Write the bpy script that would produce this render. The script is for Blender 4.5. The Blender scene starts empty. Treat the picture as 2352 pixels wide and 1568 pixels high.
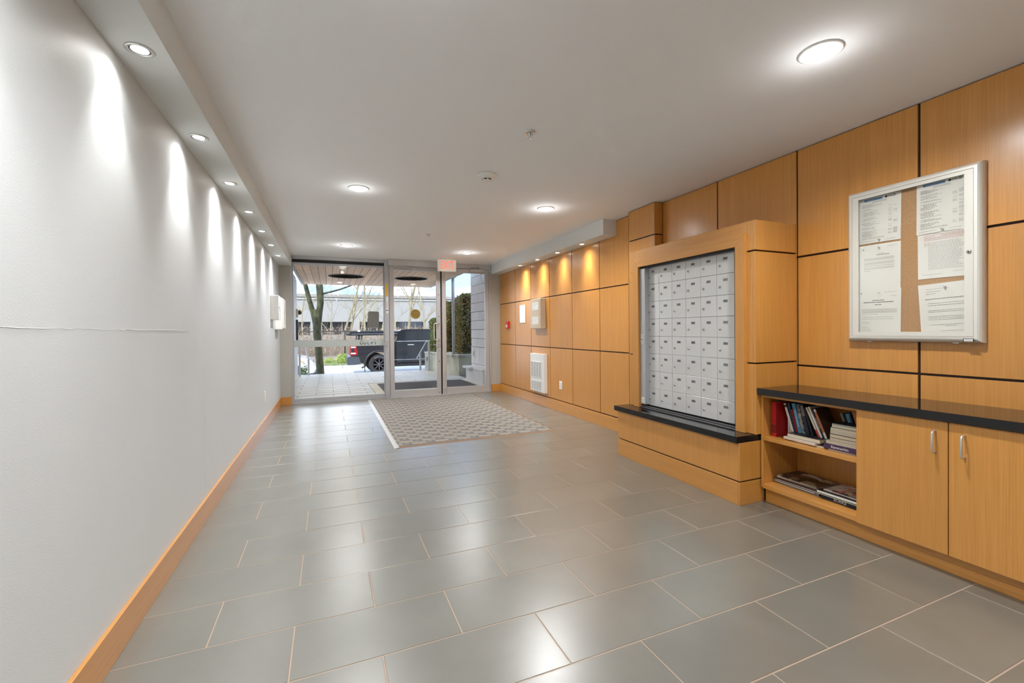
import bpy, bmesh, math, random
from math import pi, sin, cos, radians
from mathutils import Vector, Matrix, noise

random.seed(7)
S = bpy.context.scene
COL = S.collection

# ---------------------------------------------------------------- camera
CAM_H = 1.188
cam_d = bpy.data.cameras.new('camera')
cam_d.sensor_width = 36.0
cam_d.lens = 36.0 * 1009.99 / 2352.0
cam_d.shift_y = -(784.0 - 767.36) / 2352.0
cam_d.clip_start = 0.02
cam_d.clip_end = 400
cam = bpy.data.objects.new('camera', cam_d)
COL.objects.link(cam)
YAW, PITCH, ROLL = 0.3933, 0.0098, 0.0096
def _cam_matrix():
    cy, sy = cos(YAW), sin(YAW); cp, sp = cos(PITCH), sin(PITCH); cr, sr = cos(ROLL), sin(ROLL)
    R = Matrix(((cy, 0, -sy), (0, 1, 0), (sy, 0, cy)))
    P = Matrix(((1, 0, 0), (0, cp, sp), (0, -sp, cp)))
    Q = Matrix(((cr, -sr, 0), (sr, cr, 0), (0, 0, 1)))
    M = Q @ P @ R                       # rows: right, up, forward in (x, up, depth)
    sw = lambda r: Vector((r[0], r[2], r[1]))
    right, up, fwd = sw(M[0]), sw(M[1]), sw(M[2])
    m = Matrix.Identity(4)
    for i in range(3):
        m[i][0], m[i][1], m[i][2] = right[i], up[i], -fwd[i]
    m[2][3] = CAM_H
    return m
cam.matrix_world = _cam_matrix()
S.camera = cam

# ---------------------------------------------------------------- colour management
S.view_settings.view_transform = 'Standard'
S.view_settings.look = 'None'
S.view_settings.gamma = 1.0
S.view_settings.use_curve_mapping = False
S.view_settings.exposure = 0.68

# ---------------------------------------------------------------- sky
W = bpy.data.worlds.new('sky'); S.world = W; W.use_nodes = True
nt = W.node_tree; nt.nodes.clear()
def N(t, typ, **kw):
    n = t.nodes.new(typ)
    for k, v in kw.items():
        if k == 'ins':
            for a, b in v.items(): n.inputs[a].default_value = b
        else: setattr(n, k, v)
    return n
tc = N(nt, 'ShaderNodeTexCoord')
sep = N(nt, 'ShaderNodeSeparateXYZ'); nt.links.new(tc.outputs['Generated'], sep.inputs[0])
ramp = N(nt, 'ShaderNodeValToRGB')
ramp.color_ramp.elements[0].position = 0.0; ramp.color_ramp.elements[0].color = (0.155, 0.26, 0.45, 1)
ramp.color_ramp.elements[1].position = 0.6; ramp.color_ramp.elements[1].color = (0.06, 0.14, 0.33, 1)
nt.links.new(sep.outputs['Z'], ramp.inputs[0])
mp = N(nt, 'ShaderNodeMapping'); mp.inputs['Scale'].default_value = (1, 1, 3.2)
nt.links.new(tc.outputs['Generated'], mp.inputs[0])
nz = N(nt, 'ShaderNodeTexNoise', ins={'Scale': 3.4, 'Detail': 7.0, 'Roughness': 0.55}); nt.links.new(mp.outputs[0], nz.inputs['Vector'])
cr_ = N(nt, 'ShaderNodeValToRGB')
cr_.color_ramp.elements[0].position = 0.49; cr_.color_ramp.elements[0].color = (0, 0, 0, 1)
cr_.color_ramp.elements[1].position = 0.62; cr_.color_ramp.elements[1].color = (1, 1, 1, 1)
nt.links.new(nz.outputs['Fac'], cr_.inputs[0])
mx = N(nt, 'ShaderNodeMix', data_type='RGBA'); mx.inputs[7].default_value = (0.95, 0.97, 1.0, 1)
nt.links.new(cr_.outputs[0], mx.inputs[0]); nt.links.new(ramp.outputs[0], mx.inputs[6])
bg = N(nt, 'ShaderNodeBackground'); bg.inputs['Strength'].default_value = 4.2
nt.links.new(mx.outputs[2], bg.inputs[0])
wo = N(nt, 'ShaderNodeOutputWorld'); nt.links.new(bg.outputs[0], wo.inputs[0])

# ---------------------------------------------------------------- sun
sd = bpy.data.lights.new('sun', 'SUN'); sd.energy = 3.2; sd.angle = radians(1.5); sd.color = (1.0, 0.95, 0.88)
sun = bpy.data.objects.new('sun', sd); COL.objects.link(sun)
sun.rotation_euler = Vector((0.45, 0.75, -0.62)).to_track_quat('-Z', 'Y').to_euler()

# ---------------------------------------------------------------- mesh building
ORG = {}
class MB:
    def __init__(s): s.v = []; s.f = []; s.m = []; s.mats = []; s.cur = 0; s.sm = []
    def mat(s, m):
        if m not in s.mats: s.mats.append(m)
        s.cur = s.mats.index(m); return s
    def add(s, vs, fs, smooth=False):
        b = len(s.v); s.v += [tuple(x) for x in vs]
        for f in fs: s.f.append([b + i for i in f]); s.m.append(s.cur); s.sm.append(smooth)
        return s
    def box(s, x0, x1, y0, y1, z0, z1, bev=0.0):
        x0, x1 = min(x0, x1), max(x0, x1); y0, y1 = min(y0, y1), max(y0, y1); z0, z1 = min(z0, z1), max(z0, z1)
        if bev <= 0:
            vs = [(x, y, z) for x in (x0, x1) for y in (y0, y1) for z in (z0, z1)]
            return s.add(vs, [(0, 1, 3, 2), (4, 6, 7, 5), (0, 4, 5, 1), (2, 3, 7, 6), (0, 2, 6, 4), (1, 5, 7, 3)])
        b = min(bev, (x1 - x0) * .45, (y1 - y0) * .45, (z1 - z0) * .45)
        bm = bmesh.new(); bmesh.ops.create_cube(bm, size=1)
        for v in bm.verts: v.co = Vector(((x0 + x1) / 2 + v.co.x * (x1 - x0), (y0 + y1) / 2 + v.co.y * (y1 - y0), (z0 + z1) / 2 + v.co.z * (z1 - z0)))
        bmesh.ops.bevel(bm, geom=bm.edges[:], offset=b, segments=1, affect='EDGES')
        s.bm(bm); return s
    def bm(s, bm, smooth=False):
        bm.verts.ensure_lookup_table(); bm.verts.index_update()
        s.add([v.co[:] for v in bm.verts], [[v.index for v in f.verts] for f in bm.faces], smooth); bm.free(); return s
    def lathe(s, prof, c=(0, 0, 0), axis='z', n=24, smooth=True):
        # prof: list of (r, h); axis direction of h
        c = Vector(c); base = len(s.v); vs = []
        def put(r, h, a):
            u, w = r * cos(a), r * sin(a)
            return {'z': (u, w, h), '-z': (u, -w, -h), 'x': (h, u, w), '-x': (-h, w, u), 'y': (w, h, u), '-y': (u, -h, w)}[axis]
        for r, h in prof:
            for k in range(n): vs.append(tuple(c + Vector(put(r, h, 2 * pi * k / n))))
        fs = []
        for i in range(len(prof) - 1):
            for k in range(n):
                k2 = (k + 1) % n; fs.append((i * n + k, i * n + k2, (i + 1) * n + k2, (i + 1) * n + k))
        if prof[0][0] > 1e-6: fs.append(tuple(range(n))[::-1])
        if prof[-1][0] > 1e-6: fs.append(tuple((len(prof) - 1) * n + k for k in range(n)))
        return s.add(vs, fs, smooth)
    def tube(s, pts, r, n=8, cap=True, smooth=True):
        pts = [Vector(p) for p in pts]; rs = r if isinstance(r, (list, tuple)) else [r] * len(pts)
        vs = []; up = None
        for i, p in enumerate(pts):
            d = (pts[min(i + 1, len(pts) - 1)] - pts[max(i - 1, 0)]).normalized()
            if up is None: up = Vector((0, 0, 1)) if abs(d.z) < .9 else Vector((1, 0, 0))
            a = d.cross(up).normalized(); up = a.cross(d).normalized()
            for k in range(n):
                t = 2 * pi * k / n; vs.append(p + (a * cos(t) + up * sin(t)) * rs[i])
        fs = []
        for i in range(len(pts) - 1):
            for k in range(n):
                k2 = (k + 1) % n; fs.append((i * n + k, i * n + k2, (i + 1) * n + k2, (i + 1) * n + k))
        if cap: fs.append(tuple(range(n))[::-1]); fs.append(tuple((len(pts) - 1) * n + k for k in range(n)))
        return s.add(vs, fs, smooth)
    def prism(s, poly, axis, a, b, bev=0):
        # poly 2-D outline; axis 'x': poly is (y,z); 'y': (x,z); 'z': (x,y)
        def P(p, h): return {'x': (h, p[0], p[1]), 'y': (p[0], h, p[1]), 'z': (p[0], p[1], h)}[axis]
        n = len(poly)
        if bev > 0:
            bm = bmesh.new(); lo = [bm.verts.new(P(p, a)) for p in poly]; hi = [bm.verts.new(P(p, b)) for p in poly]
            bm.faces.new(lo[::-1]); bm.faces.new(hi)
            for i in range(n): bm.faces.new((lo[i], lo[(i + 1) % n], hi[(i + 1) % n], hi[i]))
            bmesh.ops.recalc_face_normals(bm, faces=bm.faces[:])
            bmesh.ops.bevel(bm, geom=bm.edges[:], offset=bev, segments=2, affect='EDGES')
            return s.bm(bm)
        vs = [P(p, a) for p in poly] + [P(p, b) for p in poly]
        fs = [tuple(range(n))[::-1], tuple(range(n, 2 * n))] + [(i, (i + 1) % n, n + (i + 1) % n, n + i) for i in range(n)]
        return s.add(vs, fs)
    def quad(s, a, b, c, d): return s.add([a, b, c, d], [(0, 1, 2, 3)])
    def rot(s, M, start=0):
        for i in range(start, len(s.v)): s.v[i] = tuple(M @ Vector(s.v[i]))
        return s
    def build(s, name, mat=None, parent=None, kind=None, label=None, recalc=True):
        off = ORG.get(parent.name, Vector((0, 0, 0))) if parent else Vector((0, 0, 0))
        me = bpy.data.meshes.new(name)
        me.from_pydata([tuple(Vector(v) - off) for v in s.v], [], s.f)
        if s.mats:
            for m in s.mats: me.materials.append(m)
            me.polygons.foreach_set('material_index', s.m)
        elif mat: me.materials.append(mat)
        me.polygons.foreach_set('use_smooth', s.sm)
        me.update()
        if recalc:
            bm = bmesh.new(); bm.from_mesh(me); bmesh.ops.recalc_face_normals(bm, faces=bm.faces[:]); bm.to_mesh(me); bm.free()
        o = bpy.data.objects.new(name, me); COL.objects.link(o)
        if parent: o.parent = parent; ORG[o.name] = off
        if kind: o['kind'] = kind
        if label: o['label'] = label
        return o
def tag(o, label, cat, group=None, kind=None):
    o['label'] = label; o['category'] = cat
    if group: o['group'] = group
    if kind: o['kind'] = kind
    return o
def thing(name, label, cat, loc=(0, 0, 0), group=None):
    o = bpy.data.objects.new(name, None); COL.objects.link(o); o.location = loc; o.empty_display_size = .05
    ORG[o.name] = Vector(loc); return tag(o, label, cat, group)
def struct(name, mb, mat=None): return mb.build(name, mat, None, kind='structure')
def place(o, parent, loc, rot=(0, 0, 0), scale=None):
    """copy a part (sharing mesh) at a location relative to the parent"""
    c = o.copy(); COL.objects.link(c); c.parent = parent; c.location = loc; c.rotation_euler = rot; ORG[c.name] = ORG.get(parent.name, Vector((0, 0, 0)))
    if scale: c.scale = scale
    return c
def copy_tree(o, parent=None):
    c = o.copy(); COL.objects.link(c); c.parent = parent
    for ch in list(o.children): copy_tree(ch, c)
    return c
_tc = {}
def text(mb, s, size, M, extrude=0.0, font=None, space=1.0):
    """add filled lettering (flat, in local x right / y up) transformed by M"""
    key = (s, space, extrude)
    if key not in _tc:
        cu = bpy.data.curves.new('t', 'FONT'); cu.body = s; cu.align_x = 'CENTER'; cu.align_y = 'CENTER'; cu.resolution_u = 2
        cu.space_character = space; cu.extrude = extrude
        ob = bpy.data.objects.new('t', cu); COL.objects.link(ob)
        dg = bpy.context.evaluated_depsgraph_get(); me = bpy.data.meshes.new_from_object(ob.evaluated_get(dg))
        _tc[key] = ([v.co[:] for v in me.vertices], [list(p.vertices) for p in me.polygons])
        bpy.data.objects.remove(ob); bpy.data.meshes.remove(me); bpy.data.curves.remove(cu)
    vs, fs = _tc[key]
    mb.add([M @ Vector((x * size, y * size, z)) for x, y, z in vs], fs)
def frame_x(x, y, z, mirror=False):
    """matrix: local x -> -Y (reading left to right when seen from -X side), local y -> Z, local z -> -X"""
    return Matrix(((0, 0, -1, x), (-1, 0, 0, y), (0, 1, 0, z), (0, 0, 0, 1)))
def frame_y(x, y, z, back=False):
    """seen from -Y side"""
    sx = -1 if back else 1
    return Matrix(((sx, 0, 0, x), (0, 0, -1, y), (0, 1, 0, z), (0, 0, 0, 1)))

# ---------------------------------------------------------------- materials
def mat(name, col, rough=.5, metal=0, spec=.5, coat=0, coat_rough=.1, emit=None, es=0, vary=0, noise_s=0, noise_a=0, bump=0, bump_s=50, stretch=(1, 1, 1), alpha=1, trans=0, ior=1.45, dist=0):
    m = bpy.data.materials.new(name); m.use_nodes = True; t = m.node_tree; b = t.nodes['Principled BSDF']
    b.inputs['Base Color'].default_value = (*col, 1); b.inputs['Roughness'].default_value = rough; b.inputs['Metallic'].default_value = metal
    b.inputs['Specular IOR Level'].default_value = spec; b.inputs['Coat Weight'].default_value = coat; b.inputs['Coat Roughness'].default_value = coat_rough
    b.inputs['IOR'].default_value = ior; b.inputs['Transmission Weight'].default_value = trans
    if emit: b.inputs['Emission Color'].default_value = (*emit, 1); b.inputs['Emission Strength'].default_value = es
    if alpha < 1: b.inputs['Alpha'].default_value = alpha
    co = None
    if noise_s or bump:
        tcn = N(t, 'ShaderNodeTexCoord'); mpn = N(t, 'ShaderNodeMapping'); mpn.inputs['Scale'].default_value = stretch
        t.links.new(tcn.outputs['Object'], mpn.inputs[0]); co = mpn.outputs[0]
    last = None
    if noise_s:
        if vary:
            oi = N(t, 'ShaderNodeObjectInfo'); va = N(t, 'ShaderNodeVectorMath', operation='SCALE'); cmb = N(t, 'ShaderNodeCombineXYZ')
            t.links.new(oi.outputs['Random'], cmb.inputs[0]); t.links.new(oi.outputs['Random'], cmb.inputs[1]); t.links.new(cmb.outputs[0], va.inputs[0]); va.inputs['Scale'].default_value = 37.
            ad = N(t, 'ShaderNodeVectorMath', operation='ADD'); t.links.new(co, ad.inputs[0]); t.links.new(va.outputs[0], ad.inputs[1]); co2 = ad.outputs[0]
        else: co2 = co
        nn = N(t, 'ShaderNodeTexNoise', ins={'Scale': noise_s, 'Detail': 6.0, 'Roughness': .6, 'Distortion': dist}); t.links.new(co2, nn.inputs['Vector'])
        mr = N(t, 'ShaderNodeMapRange', ins={'From Min': .25, 'From Max': .75, 'To Min': 1 - noise_a, 'To Max': 1 + noise_a}); t.links.new(nn.outputs['Fac'], mr.inputs[0])
        last = mr.outputs[0]
    if vary:
        oi2 = N(t, 'ShaderNodeObjectInfo'); mr2 = N(t, 'ShaderNodeMapRange', ins={'To Min': 1 - vary, 'To Max': 1 + vary}); t.links.new(oi2.outputs['Random'], mr2.inputs[0])
        if last is not None:
            mu = N(t, 'ShaderNodeMath', operation='MULTIPLY'); t.links.new(last, mu.inputs[0]); t.links.new(mr2.outputs[0], mu.inputs[1]); last = mu.outputs[0]
        else: last = mr2.outputs[0]
    if last is not None:
        vm = N(t, 'ShaderNodeVectorMath', operation='SCALE'); vm.inputs[0].default_value = col; t.links.new(last, vm.inputs['Scale']); t.links.new(vm.outputs[0], b.inputs['Base Color'])
    if bump:
        bn = N(t, 'ShaderNodeTexNoise', ins={'Scale': bump_s, 'Detail': 4.0}); t.links.new(co, bn.inputs['Vector'])
        bp = N(t, 'ShaderNodeBump', ins={'Strength': bump, 'Distance': .002}); t.links.new(bn.outputs['Fac'], bp.inputs['Height']); t.links.new(bp.outputs[0], b.inputs['Normal'])
    return m

def wood(name, c1, c2, stretch, rough=.38, coat=.65, coat_rough=.2, vary=.06):
    m = bpy.data.materials.new(name); m.use_nodes = True; t = m.node_tree; b = t.nodes['Principled BSDF']
    tcn = N(t, 'ShaderNodeTexCoord'); oi = N(t, 'ShaderNodeObjectInfo'); cmb = N(t, 'ShaderNodeCombineXYZ')
    for i in range(3): t.links.new(oi.outputs['Random'], cmb.inputs[i])
    sc = N(t, 'ShaderNodeVectorMath', operation='SCALE'); sc.inputs['Scale'].default_value = 13.; t.links.new(cmb.outputs[0], sc.inputs[0])
    ad = N(t, 'ShaderNodeVectorMath', operation='ADD'); t.links.new(tcn.outputs['Object'], ad.inputs[0]); t.links.new(sc.outputs[0], ad.inputs[1])
    m1 = N(t, 'ShaderNodeMapping'); m1.inputs['Scale'].default_value = stretch; t.links.new(ad.outputs[0], m1.inputs[0])
    n1 = N(t, 'ShaderNodeTexNoise', ins={'Scale': 1., 'Detail': 8., 'Roughness': .62, 'Distortion': .3}); t.links.new(m1.outputs[0], n1.inputs['Vector'])
    m2 = N(t, 'ShaderNodeMapping'); m2.inputs['Scale'].default_value = [s / 9 for s in stretch]; t.links.new(ad.outputs[0], m2.inputs[0])
    n2 = N(t, 'ShaderNodeTexNoise', ins={'Scale': 1., 'Detail': 3.}); t.links.new(m2.outputs[0], n2.inputs['Vector'])
    r = N(t, 'ShaderNodeMapRange', ins={'From Min': .3, 'From Max': .7}); t.links.new(n1.outputs['Fac'], r.inputs[0])
    r2 = N(t, 'ShaderNodeMapRange', ins={'From Min': .3, 'From Max': .7, 'To Min': .955, 'To Max': 1.045}); t.links.new(n2.outputs['Fac'], r2.inputs[0])
    mxx = N(t, 'ShaderNodeMix', data_type='RGBA'); mxx.inputs[6].default_value = (*c1, 1); mxx.inputs[7].default_value = (*c2, 1); t.links.new(r.outputs[0], mxx.inputs[0])
    r3 = N(t, 'ShaderNodeMapRange', ins={'To Min': 1 - vary, 'To Max': 1 + vary}); t.links.new(oi.outputs['Random'], r3.inputs[0])
    mu = N(t, 'ShaderNodeMath', operation='MULTIPLY'); t.links.new(r2.outputs[0], mu.inputs[0]); t.links.new(r3.outputs[0], mu.inputs[1])
    vm = N(t, 'ShaderNodeVectorMath', operation='SCALE'); t.links.new(mxx.outputs[2], vm.inputs[0]); t.links.new(mu.outputs[0], vm.inputs['Scale'])
    t.links.new(vm.outputs[0], b.inputs['Base Color'])
    b.inputs['Roughness'].default_value = rough; b.inputs['Coat Weight'].default_value = coat; b.inputs['Coat Roughness'].default_value = coat_rough
    return m

WC1, WC2 = (.52, .222, .041), (.63, .297, .066)
M_wood = wood('veneer_vertical', WC1, WC2, (190, 190, 3.0))
M_woodh = wood('veneer_horizontal', WC1, WC2, (190, 3.0, 190))
M_wooddeep = wood('veneer_along_x', WC1, WC2, (3.0, 190, 190))
M_groove = mat('dark_joint', (.022, .010, .006), .55)
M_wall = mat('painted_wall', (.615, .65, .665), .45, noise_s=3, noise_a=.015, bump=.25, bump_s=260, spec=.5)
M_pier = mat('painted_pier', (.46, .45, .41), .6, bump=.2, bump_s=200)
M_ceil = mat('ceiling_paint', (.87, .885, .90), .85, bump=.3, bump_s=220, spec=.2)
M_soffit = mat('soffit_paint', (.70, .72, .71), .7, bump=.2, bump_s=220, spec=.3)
M_tile = mat('porcelain_tile', (.148, .146, .126), .33, spec=.8, coat=.75, coat_rough=.27, noise_s=2.6, noise_a=.12, vary=.05, bump=.05, bump_s=90, dist=.25)
M_tile.node_tree.nodes['Principled BSDF'].inputs['Coat IOR'].default_value = 1.65
M_grout = mat('grout', (.38, .29, .22), .8)
M_granite = mat('black_granite', (.008, .008, .009), .06, spec=.6, noise_s=120, noise_a=.6)
M_alu = mat('brushed_aluminium', (.56, .56, .57), .38, metal=.45)
M_alud = mat('anodised_aluminium', (.48, .49, .51), .42, metal=.4)
M_chrome = mat('chrome', (.75, .75, .76), .15, metal=1)
M_satin = mat('satin_steel', (.70, .70, .70), .33, metal=.8)
M_white = mat('white_enamel', (.80, .80, .78), .35)
M_cream = mat('cream_enamel', (.60, .49, .36), .4)
M_plastic = mat('white_plastic', (.82, .81, .78), .3)
M_black = mat('black_plastic', (.012, .012, .013), .4)
M_dark = mat('dark_rubber', (.03, .03, .032), .8)
M_red = mat('red_enamel', (.55, .02, .03), .35)
M_mail = mat('mailbox_enamel', (.66, .665, .66), .33, metal=.25, vary=.02)
M_label = mat('engraved_plate', (.22, .22, .22), .5, metal=.3)
M_ink = mat('printed_ink', (.05, .05, .05), .6)
M_inkg = mat('printed_grey_ink', (.33, .33, .32), .7)
M_inkr = mat('printed_red_ink', (.55, .30, .27), .7)
M_inkb = mat('printed_blue_band', (.10, .22, .42), .6)
M_paper = mat('paper', (.80, .79, .75), .7)
M_cork = mat('cork', (.47, .27, .13), .85, noise_s=150, noise_a=.25, bump=.3, bump_s=300)
M_frost = mat('frosted_film', (.42, .46, .44), .55)
M_conc = mat('concrete', (.46, .45, .39), .85, noise_s=4, noise_a=.15, bump=.3, bump_s=60)
M_concm = mat('mossy_concrete', (.42, .43, .35), .9, noise_s=2.5, noise_a=.35, bump=.3, bump_s=40)
M_paver = mat('outdoor_paver', (.39, .395, .36), .45, noise_s=6, noise_a=.08, vary=.08)
M_block = mat('wall_block', (.72, .73, .73), .5, noise_s=3, noise_a=.08, vary=.06)
M_gap = mat('joint_shadow_filler', (.08, .08, .075), .9)  # dark tone of joint filler, backing boards and vent plates
M_cedar = wood('canopy_boards', (.66, .43, .27), (.80, .57, .38), (60, 2, 60), rough=.6, coat=0, vary=.14)
M_fascia = mat('canopy_fascia', (.45, .46, .45), .5, metal=.2)
M_asph = mat('road_asphalt', (.50, .50, .50), .9, noise_s=30, noise_a=.1)
M_bark = mat('mossy_bark', (.055, .056, .026), .95, noise_s=13, noise_a=.9, bump=1, bump_s=30, stretch=(1, 1, .5))
M_twig = mat('pale_twigs', (.33, .28, .17), .9, noise_s=2, noise_a=.2)
M_brush = mat('dry_brush', (.30, .22, .15), .95, noise_s=1.2, noise_a=.45)
M_hedge = mat('hedge_green', (.15, .23, .07), .8, noise_s=3, noise_a=.5)
M_hedgeb = mat('hedge_brown', (.30, .22, .11), .85, noise_s=3, noise_a=.5)
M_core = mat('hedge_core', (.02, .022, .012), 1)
M_grass = mat('grass_green', (.22, .33, .07), .9, noise_s=5, noise_a=.3)
M_soil = mat('leaf_litter', (.27, .22, .17), .95, noise_s=3, noise_a=.35)
M_bld = mat('far_white_wall', (.30, .293, .27), .8, noise_s=.6, noise_a=.05)
M_bldedge = mat('far_roof_edge', (.28, .26, .23), .8)
M_dkglass = mat('dark_glass', (.015, .017, .02), .08, spec=.7)
M_truck = mat('black_car_paint', (.010, .010, .013), .25, coat=.5, coat_rough=.03)
M_truckg = mat('grey_decal', (.26, .26, .27), .5)
M_tyre = mat('tyre_rubber', (.018, .018, .019), .75)
M_bframe = mat('notice_frame_satin', (.74, .72, .66), .36, metal=.25)
M_track = mat('dark_track', (.10, .10, .105), .4, metal=.5)
M_rim = mat('dark_rim', (.10, .10, .105), .35, metal=.7)
M_wcar = mat('white_car_paint', (.75, .76, .78), .3, coat=1, coat_rough=.03)
M_lampred = mat('tail_light_red', (.26, .008, .014), .2)
M_lampclr = mat('headlight_lens', (.55, .56, .58), .1)
M_orange = mat('amber_lens', (.8, .25, .03), .2)
M_exit = mat('exit_lettering_lit', (.8, .1, .08), .5, emit=(1, .10, .06), es=.8)
M_exitf = mat('exit_face_lit', (.70, .67, .60), .5, emit=(1, .92, .78), es=.10)
M_lampw = mat('lamp_lens_lit', (1, 1, 1), .4, emit=(1, .95, .88), es=8)
M_lampm = mat('lamp_small_lit', (1, 1, 1), .4, emit=(1, .95, .88), es=9)
M_reflector = mat('lamp_reflector', (.75, .75, .74), .25, metal=.6)
M_yellow = mat('yellow_label', (.80, .50, .02), .5)
M_backlit = mat('amber_film', (.32, .20, .03), .5)  # yellow sticker, its backlit darkness put into the colour
M_poster = mat('grey_notice_back', (.13, .125, .115), .8)

def glass_mat(name, tint=(.93, .95, .94), f=1.0, rough=.0):
    m = bpy.data.materials.new(name); m.use_nodes = True; t = m.node_tree; t.nodes.clear()
    tr = N(t, 'ShaderNodeBsdfTransparent'); tr.inputs[0].default_value = (*tint, 1)
    gl = N(t, 'ShaderNodeBsdfGlossy'); gl.inputs['Roughness'].default_value = rough
    fr = N(t, 'ShaderNodeLayerWeight'); pw = N(t, 'ShaderNodeMath', operation='POWER'); pw.inputs[1].default_value = 5.0; t.links.new(fr.outputs['Facing'], pw.inputs[0])
    mu = N(t, 'ShaderNodeMath', operation='MULTIPLY_ADD'); mu.inputs[1].default_value = .96 * f; mu.inputs[2].default_value = .04 * f; t.links.new(pw.outputs[0], mu.inputs[0])
    ms = N(t, 'ShaderNodeMixShader'); t.links.new(mu.outputs[0], ms.inputs[0]); t.links.new(tr.outputs[0], ms.inputs[1]); t.links.new(gl.outputs[0], ms.inputs[2])
    o = N(t, 'ShaderNodeOutputMaterial'); t.links.new(ms.outputs[0], o.inputs[0]); return m
M_glass = glass_mat('clear_glass', (.97, .98, .975), .5)
M_acryl = glass_mat('display_glass', (.97, .97, .96), 1.0, .02)

def rug_mat():
    m = bpy.data.materials.new('woven_carpet_print'); m.use_nodes = True; t = m.node_tree; b = t.nodes['Principled BSDF']
    tcn = N(t, 'ShaderNodeTexCoord'); sp = N(t, 'ShaderNodeSeparateXYZ'); t.links.new(tcn.outputs['Object'], sp.inputs[0])
    def M(op, a, b_=None, c=None):
        n = N(t, 'ShaderNodeMath', operation=op)
        for i, x in enumerate((a, b_, c)):
            if x is None: continue
            if isinstance(x, (int, float)): n.inputs[i].default_value = x
            else: t.links.new(x, n.inputs[i])
        return n.outputs[0]
    v = M('DIVIDE', sp.outputs['Y'], .0975); row = M('FLOOR', v); fv = M('SUBTRACT', v, row)
    odd = M('MULTIPLY', M('FLOORED_MODULO', row, 2.0), .5)
    u = M('ADD', M('DIVIDE', sp.outputs['X'], .245), odd); fu = M('FRACT', u)
    blk = M('MULTIPLY', M('LESS_THAN', fu, .60), M('LESS_THAN', fv, .50))
    ln = M('MULTIPLY', M('MULTIPLY', M('GREATER_THAN', fv, .70), M('LESS_THAN', fv, .84)), M('GREATER_THAN', M('FRACT', M('ADD', u, .75)), .28))
    st = M('MULTIPLY', M('MULTIPLY', M('GREATER_THAN', fu, .74), M('LESS_THAN', fu, .88)), M('GREATER_THAN', M('SINE', M('MULTIPLY', sp.outputs['X'], 620.)), 0.0))
    base = N(t, 'ShaderNodeMix', data_type='RGBA'); base.inputs[6].default_value = (.058, .074, .082, 1); base.inputs[7].default_value = (.20, .18, .15, 1); t.links.new(st, base.inputs[0])
    m2 = N(t, 'ShaderNodeMix', data_type='RGBA'); m2.inputs[7].default_value = (.25, .215, .17, 1); t.links.new(base.outputs[2], m2.inputs[6]); t.links.new(ln, m2.inputs[0])
    m3 = N(t, 'ShaderNodeMix', data_type='RGBA'); m3.inputs[7].default_value = (.29, .235, .175, 1); t.links.new(m2.outputs[2], m3.inputs[6]); t.links.new(blk, m3.inputs[0])
    nn = N(t, 'ShaderNodeTexNoise', ins={'Scale': 160., 'Detail': 3.}); t.links.new(tcn.outputs['Object'], nn.inputs['Vector'])
    mr = N(t, 'ShaderNodeMapRange', ins={'To Min': .75, 'To Max': 1.25}); t.links.new(nn.outputs['Fac'], mr.inputs[0])
    vm = N(t, 'ShaderNodeVectorMath', operation='SCALE'); t.links.new(m3.outputs[2], vm.inputs[0]); t.links.new(mr.outputs[0], vm.inputs['Scale'])
    t.links.new(vm.outputs[0], b.inputs['Base Color']); b.inputs['Roughness'].default_value = .85; b.inputs['Sheen Weight'].default_value = .3
    bp = N(t, 'ShaderNodeBump', ins={'Strength': .5, 'Distance': .003}); t.links.new(nn.outputs['Fac'], bp.inputs['Height']); t.links.new(bp.outputs[0], b.inputs['Normal'])
    return m
M_rug = rug_mat()
M_matout = mat('ribbed_mat', (.12, .125, .135), .9, noise_s=60, noise_a=.3)
M_rugedge = mat('brown_rubber_edge', (.20, .13, .08), .7)
M_ruglip = mat('pale_metal_lip', (.42, .41, .40), .35)  # rubber rug edge with its whitish reflection put into the colour

# ================================================================ ROOM
CZ = 2.44
XL, XR, YF, YB = -.745, 3.07, 8.0, -3.0
T0, TD, TL = 1.9716, .30804, .613
GR = .0055
# floor with individual tiles
fl = MB(); fl.box(XL - .1, XR + .1, YB, 8.12, -.12, -.0016)
floor = struct('floor', fl, M_grout)
def tile_mesh(x0, x1, y0, y1):
    b = .0008; z0, z1 = -.0022, 0.0
    vs = [(x0, y0, z0), (x1, y0, z0), (x1, y1, z0), (x0, y1, z0), (x0, y0, z1 - b), (x1, y0, z1 - b), (x1, y1, z1 - b), (x0, y1, z1 - b),
          (x0 + b, y0 + b, z1), (x1 - b, y0 + b, z1), (x1 - b, y1 - b, z1), (x0 + b, y1 - b, z1)]
    fs = [(3, 2, 1, 0), (8, 9, 10, 11)] + [(i, (i + 1) % 4, 4 + (i + 1) % 4, 4 + i) for i in range(4)] + [(4 + i, 4 + (i + 1) % 4, 8 + (i + 1) % 4, 8 + i) for i in range(4)]
    return vs, fs
full = MB(); full.add(*tile_mesh(-(TL - GR) / 2, (TL - GR) / 2, -(TD - GR) / 2, (TD - GR) / 2))
full_o = None
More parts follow.
